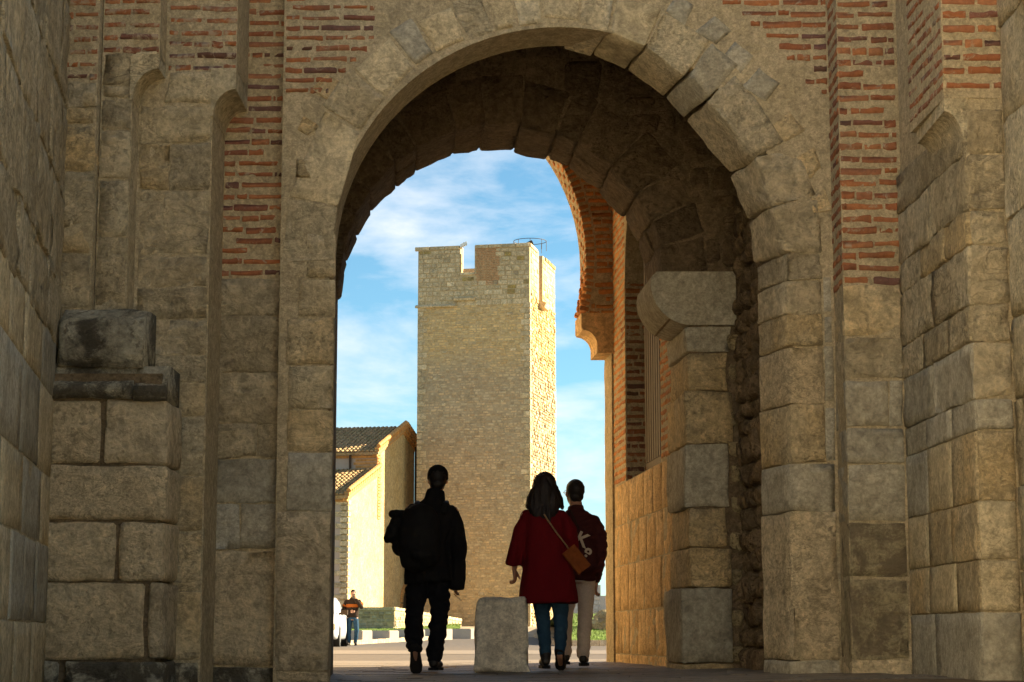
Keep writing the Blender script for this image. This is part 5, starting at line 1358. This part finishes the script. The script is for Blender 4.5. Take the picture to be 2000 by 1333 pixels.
in_parent('pack_body', bpack, .012, M['black_pack'], BP, smooth=3, fold=.010, ff=8, seed=5)
def roll(bm): limb(bm, [off+V3((-.305, -.15, 1.355)), off+V3((-.25, -.17, 1.35)), off+V3((-.10, -.20, 1.33))], [.038, .042, .045])
in_parent('bedroll', roll, .009, M['black_pack'], BP, smooth=2, fold=.006, ff=18, seed=7)
def pouch(bm):
    ell(bm, off+V3((-.30, -.16, 1.19)), (.065, .07, .085)); ell(bm, off+V3((-.34, -.16, 1.15)), (.04, .05, .05)); ell(bm, off+V3((-.24, -.14, 1.24)), (.10, .08, .12)); ell(bm, off+V3((-.24, -.14, 1.08)), (.07, .07, .09))
in_parent('side_pouch', pouch, .010, M['black_pack'], BP, smooth=2, fold=.006, ff=14, seed=6)
for x in (-.10, .13):
    def st(bm, x=x): tube(bm, [off+V3(p) for p in ((x, -.15, 1.36), (x*1.05+.01, -.10, 1.45), (x*1.1+.01, .02, 1.475), (x*1.2+.01, .12, 1.40), (x*1.25, .15, 1.2))], [(.028, .01)]*5, 10)
    in_parent('strap', st, .008, M['black_pack'], BP, smooth=1)
hA = oA+J['wrR']+V3((-.022, .02, -.125))
cg = thing('cigarette', 'lit cigarette between the fingers of the man in black', 'cigarette', hA)
mb = MB(); mb.tube(hA, hA+V3((.022, -.006, -.02)), .004, 8); obj('filter', mb.mesh('filter'), M['tan_leather'], cg)
mb = MB(); mb.tube(hA+V3((.022, -.006, -.02)), hA+V3((.066, -.018, -.058)), .004, 8); obj('paper_tube', mb.mesh('paper_tube'), M['cream'], cg)

# --- woman in the red coat
oW = V3((PX(1075, 1310, 17.0), 17.0, gz(.33, 17)))
J = dict(head=V3((-.045, .03, 1.545)), neck=V3((-.05, .0, 1.40)), shL=V3((-.20, 0, 1.30)), shR=V3((.10, 0, 1.30)), elL=V3((-.275, .0, 1.04)), wrL=V3((-.305, .03, .855)), elR=V3((.165, .06, 1.06)), wrR=V3((.13, .25, 1.0)),
         hipL=V3((-.09, 0, .85)), hipR=V3((.07, 0, .85)), knL=V3((-.065, .03, .46)), knR=V3((.085, .02, .46)), anL=V3((-.04, -.02, .085)), anR=V3((.075, -.12, .125)), toL=V3((-.055, .17, .02)), toR=V3((.09, .03, .02)))
PW = person('person', 'long haired woman in dark red knee length coat and blue jeans walking away', oW, J, None,
            hands={'L': ((.1, .1, -1), (.3, 1, 0), .75, 1), 'R': ((0, 1, 0), (0, 0, 1), .6, -1)})
def coatW(bm):
    tube(bm, [(-.012, 0, .565), (-.012, 0, .62), (-.015, 0, .80), (-.03, 0, 1.0), (-.045, 0, 1.15), (-.05, 0, 1.27), (-.05, 0, 1.345), (-.05, 0, 1.40)],
         [(.252, .18), (.248, .178), (.228, .165), (.205, .15), (.195, .14), (.19, .125), (.13, .09), (.075, .07)], 26)
    limb(bm, [(-.19, 0, 1.295), (-.255, .0, 1.17), (-.290, .0, 1.03), (-.310, .02, .93)], [.068, .064, .060, .058]); tube(bm, [(-.300, .01, .98), (-.318, .03, .885)], [(.058, .06), (.064, .06)], 14)
    limb(bm, [(.09, 0, 1.295), (.165, .02, 1.18), (.19, .06, 1.04), (.15, .22, 1.0)], [.068, .066, .062, .055])
    tube(bm, [(-.05, 0, 1.37), (-.05, .0, 1.43)], [(.085, .08), (.078, .075)], 16)
skinned('coat', coatW, .011, M['red_coat'], PW, 4, .016, 6, 11, .3)
def trW(bm):
    tube(bm, [(-.01, 0, .92), (-.01, 0, .78)], [(.155, .12), (.145, .11)], 20)
    limb(bm, [(-.09, 0, .80), (-.08, .02, .62), (-.065, .03, .46), (-.05, .0, .28), (-.04, -.02, .12)], [.088, .082, .066, .058, .048])
    limb(bm, [(.072, 0, .80), (.085, .01, .62), (.088, .02, .46), (.085, -.05, .28), (.078, -.12, .17)], [.088, .080, .064, .056, .046])
skinned('jeans', trW, .010, M['jeans'], PW, 3, .008, 12, 12, 1.4)
shoe(PW, J['anL'], J['toL'], (0, 0, -1)); shoe(PW, J['anR'], V3((.09, .02, .018)), (0, -.62, -.78))
def hairW(bm):
    c = J['head']
    ell(bm, c+V3((0, -.012, .030)), (.098, .112, .108))
    tube(bm, [c+V3((0, -.02, .09)), c+V3((0, -.035, .0)), c+V3((-.005, -.055, -.09)), c+V3((-.01, -.08, -.17)), c+V3((-.005, -.11, -.25)), c+V3((.01, -.125, -.31)), c+V3((.02, -.128, -.36))],
         [(.088, .09), (.110, .10), (.142, .085), (.150, .055), (.095, .042), (.048, .032), (.022, .016)], 22)
    tube(bm, [c+V3((-.09, .0, -.02)), c+V3((-.125, -.03, -.12)), c+V3((-.152, -.045, -.175))], [(.03, .06), (.04, .05), (.02, .03)], 12)
    tube(bm, [c+V3((.09, .0, -.0)), c+V3((.122, -.02, -.10)), c+V3((.155, -.01, -.175))], [(.03, .06), (.035, .05), (.014, .03)], 12)
skinned('hair', hairW, .008, M['hair_brown'], PW, 2, .012, 34, 13, .10)
SB = thing('shoulder_bag', 'small tan leather bag on a thin strap hanging at the red coat', 'bag', oW+V3((.2, -.17, .9)))
o_ = oW
mb = MB()
bc = oW+V3((.215, -.12, .925)); ax = V3((.62, 0, -.78)).normalized(); ay = V3((.78, 0, .62)); az = V3((0, 1, 0))
def bagm(bm):
    # a soft box, long side sloping down to the right
    mt = Matrix(((ax.x, az.x, ay.x, bc.x), (ax.y, az.y, ay.y, bc.y), (ax.z, az.z, ay.z, bc.z), (0, 0, 0, 1)))
    bmesh.ops.create_cube(bm, size=1, matrix=mt @ Matrix.Diagonal((.225, .085, .125, 1)))
in_parent('bag_body', bagm, .008, M['tan_leather'], SB, smooth=3, fold=.004, ff=16, seed=21)
mb = MB(); mb.quadbox([bc+ax*a+ay*b+az*c for b in (-.012, .07) for c in (-.055, -.047) for a in (-.112, .112)]); obj('flap', mb.mesh('flap'), M['tan_leather'], SB, (0, 0, 0)).location = -root_loc(SB)
def strp(bm): tube(bm, [oW+V3(p) for p in ((-.055, -.155, 1.31), (-.03, -.165, 1.27), (.06, -.172, 1.14), (.135, -.165, 1.045), (.165, -.13, 1.0))], [(.009, .006)]*5, 8)
in_parent('strap', strp, .006, M['strap'], SB, smooth=1)
def strp2(bm): tube(bm, [oW+V3(p) for p in ((.15, -.15, 1.02), (.20, -.165, .99), (.26, -.16, .93), (.30, -.12, .85))], [(.010, .007)]*4, 8)
in_parent('strap', strp2, .006, M['dbrown'], SB, smooth=1)

# --- man in the maroon jacket and white trousers
oB = V3((PX(1138, 1303, 18.0), 18.0, gz(.6, 18)))
J = dict(head=V3((-.065, .03, 1.565)), neck=V3((-.05, .0, 1.41)), shL=V3((-.19, 0, 1.30)), shR=V3((.12, 0, 1.30)), elL=V3((-.24, .0, 1.05)), wrL=V3((-.22, .06, .82)), elR=V3((.165, .0, 1.04)), wrR=V3((.130, .03, .775)),
         hipL=V3((-.115, 0, .83)), hipR=V3((.035, 0, .83)), knL=V3((-.145, .12, .46)), knR=V3((.025, .02, .45)), anL=V3((-.145, .22, .09)), anR=V3((.005, -.02, .085)), toL=V3((-.155, .42, .03)), toR=V3((.02, .17, .02)))
PB = person('person', 'short haired man in maroon jacket and off white trousers walking behind the red coat', oB, J, None,
            hands={'L': ((0, .1, -1), (.3, 1, 0), .5, 1), 'R': ((-.15, .1, -1), (-.3, 1, 0), .6, -1)}, yaw=.35)
def jackB(bm):
    tube(bm, [(-.04, 0, .775), (-.04, 0, .83), (-.04, 0, .95), (-.04, 0, 1.10), (-.04, 0, 1.24), (-.045, 0, 1.32), (-.05, 0, 1.37), (-.05, 0, 1.42)],
         [(.175, .14), (.182, .145), (.188, .15), (.195, .15), (.20, .14), (.175, .12), (.12, .09), (.075, .075)], 24)
    limb(bm, [(.11, 0, 1.295), (.155, .0, 1.18), (.165, .0, 1.03), (.145, .02, .90), (.130, .03, .80)], [.070, .070, .064, .058, .048])
    limb(bm, [(-.18, 0, 1.295), (-.23, .0, 1.18), (-.245, .0, 1.04), (-.22, .05, .84)], [.070, .068, .062, .05])
    tube(bm, [(-.05, 0, 1.39), (-.055, .0, 1.455)], [(.082, .08), (.076, .076)], 16)
skinned('jacket', jackB, .011, M['maroon'], PB, 3, .016, 7, 31, 2.4)
def trB(bm):
    tube(bm, [(-.04, 0, .90), (-.04, 0, .76)], [(.15, .12), (.145, .11)], 20)
    limb(bm, [(-.115, 0, .78), (-.135, .08, .60), (-.148, .12, .45), (-.15, .18, .28), (-.147, .22, .13)], [.088, .080, .068, .062, .058])
    limb(bm, [(.035, 0, .78), (.03, .01, .60), (.025, .02, .45), (.012, .0, .28), (.005, -.02, .125)], [.088, .078, .067, .062, .060])
skinned('trousers', trB, .010, M['white_trs'], PB, 3, .008, 10, 32, 1.8)
shoe(PB, J['anR'], J['toR'], (0, 0, -1)); shoe(PB, J['anL'], J['toL'], (0, 0, -1))
def hairB(bm):
    c = J['head']; ell(bm, c+V3((.008, -.022, .030)), (.084, .100, .096), (0, 0, .35)); ell(bm, c+V3((.015, -.050, -.035)), (.070, .055, .055), (0, 0, .35))
skinned('hair', hairB, .008, M['hair_dark'], PB, 2, .004, 30, 33)
gl = oB+J['head']
mb = MB(); ff_ = V3((-math.sin(.35), math.cos(.35), 0)); rr_ = V3((math.cos(.35), math.sin(.35), 0))
for e in (-1, 1):
    mb.tube(gl+rr_*e*.078+ff_*.0, gl+rr_*e*.072+ff_*.10+V3((0, 0, .012)), .0028, 6)
    pr_ = None
    for k in range(13):
        t = 2*PI*k/12; p = gl+ff_*.102+rr_*(e*.036+.028*math.cos(t))+V3((0, 0, .010+.020*math.sin(t)))
        if pr_: mb.tube(pr_, p, .0025, 5)
        pr_ = p
mb.tube(gl+ff_*.104-rr_*.009+V3((0, 0, .014)), gl+ff_*.104+rr_*.009+V3((0, 0, .014)), .0025, 5)
GLS = obj('glasses', mb.mesh('glasses'), M['metal'], None, (0, 0, 0)); tag(GLS, 'thin glasses worn by the man in the maroon jacket', 'glasses')
# dark tote at his side with the two pale characters
tt = oB+V3((.005, -.24, 1.05))
TB = thing('tote_bag', 'dark tote bag with pale printed characters beside the tan bag', 'bag', tt)
def tote(bm):
    tube(bm, [tt+V3(p) for p in ((.05, .02, -.20), (.045, .015, -.17), (.01, .01, .0), (-.03, .01, .16), (-.05, .02, .20))], [(.05, .01), (.085, .028), (.080, .03), (.055, .024), (.02, .01)], 16)
in_parent('bag_body', tote, .009, M['maroon'], TB, smooth=2, fold=.004, ff=14, seed=41)
def letter(txt, loc, size, rot):
    cu = bpy.data.curves.new('lettering', 'FONT'); cu.body = txt; cu.size = size; cu.extrude = .002; cu.offset = .004; cu.align_x = 'CENTER'; cu.align_y = 'CENTER'
    to = bpy.data.objects.new('tmp', cu); COL.objects.link(to); dg = bpy.context.evaluated_depsgraph_get(); dg.update()
    me = bpy.data.meshes.new_from_object(to.evaluated_get(dg)); bpy.data.objects.remove(to)
    me.materials.clear(); me.materials.append(M['cream'])
    o = bpy.data.objects.new('lettering', me); COL.objects.link(o); o.parent = TB; o.location = loc-tt; o.rotation_euler = (PI/2, rot, 0)
letter('K', tt+V3((-.015, -.05, .075)), .17, .45); letter('8', tt+V3((.026, -.05, -.05)), .14, .5)
mb = MB(); mb.tube(tt+V3((-.04, .0, .18)), tt+V3((-.12, .06, .36)), .006, 6); obj('handle', mb.mesh('handle'), M['dbrown'], TB, (0, 0, 0)).location = -root_loc(TB)

# --- man far off, photographing towards us
oF = V3((PX(688, 1262, 61), 61, gz(-4.9, 61)))
J = dict(head=V3((.01, .0, 1.585)), neck=V3((.0, .0, 1.43)), shL=V3((-.19, 0, 1.34)), shR=V3((.19, 0, 1.34)), elL=V3((-.27, .03, 1.10)), wrL=V3((-.06, -.20, 1.02)), elR=V3((.27, -.08, 1.17)), wrR=V3((.10, -.22, 1.43)),
         hipL=V3((-.09, 0, .86)), hipR=V3((.09, 0, .86)), knL=V3((-.11, 0, .46)), knR=V3((.13, 0, .46)), anL=V3((-.10, .02, .085)), anR=V3((.09, .04, .085)), toL=V3((-.13, -.16, .02)), toR=V3((.12, -.14, .02)))
PF = person('person', 'distant man in jeans and orange banded dark jacket holding a phone to his face', oF, J, None,
            hands={'L': ((1, -.3, .1), (0, 0, 1), .5, 1), 'R': ((-.3, -.1, .9), (0, -1, .3), .7, 1)}, yaw=PI, voxel=.011)
def jackF(bm):
    tube(bm, [(0, 0, .86), (0, 0, .95), (0, 0, 1.12), (0, 0, 1.27), (0, 0, 1.36), (0, 0, 1.43), (0, 0, 1.47)], [(.175, .14), (.185, .15), (.19, .15), (.20, .14), (.17, .12), (.10, .09), (.075, .07)], 22)
    limb(bm, [(-.19, 0, 1.34), (-.24, .02, 1.22), (-.27, .03, 1.10), (-.16, -.10, 1.04), (-.07, -.19, 1.02)], [.075, .072, .066, .058, .048])
    limb(bm, [(.19, 0, 1.34), (.24, -.04, 1.25), (.27, -.08, 1.17), (.19, -.15, 1.30), (.11, -.21, 1.40)], [.075, .072, .066, .058, .048])
skinned('jacket', jackF, .014, M['dbrown'], PF, 3, .010, 8, 51)
def band(bm):
    tube(bm, [(0, 0, 1.17), (0, -.003, 1.21), (0, -.003, 1.265)], [(.201, .158), (.206, .160), (.209, .156)], 22)
    tube(bm, [(-.235, .02, 1.255), (-.255, .026, 1.19)], [(.079, .078), (.076, .075)], 14); tube(bm, [(.235, -.02, 1.30), (.255, -.06, 1.22)], [(.079, .078), (.076, .075)], 14)
skinned('orange_band', band, .013, M['orange'], PF, 1, .008, 8, 51)
def trF(bm):
    tube(bm, [(0, 0, .92), (0, 0, .80)], [(.16, .12), (.155, .115)], 18)
    limb(bm, [(-.09, 0, .80), (-.11, 0, .46), (-.10, .02, .12)], [.092, .072, .062]); limb(bm, [(.09, 0, .80), (.13, 0, .46), (.09, .04, .12)], [.092, .072, .062])
skinned('jeans', trF, .013, M['jeans'], PF, 3, .008, 9, 52)
shoe(PF, J['anL'], J['toL'], (0, 0, -1)); shoe(PF, J['anR'], J['toR'], (0, 0, -1))
def hairF(bm): ell(bm, J['head']+V3((0, .018, .036)), (.082, .098, .088))
skinned('hair', hairF, .010, M['hair_dark'], PF, 1)
mb = MB(); mb.tube(oF+V3((-.17, -.0, .875)), oF+V3((.17, 0, .875)), .02)
ph = oF+V3((.045, -.235, 1.50)); mb = MB(); mb.box(ph.x-.04, ph.x+.04, ph.y-.005, ph.y+.005, ph.z-.07, ph.z+.07)
PHN = obj('phone', mb.mesh('phone'), M['glass'], None); tag(PHN, 'dark phone held before the face of the distant man', 'phone')
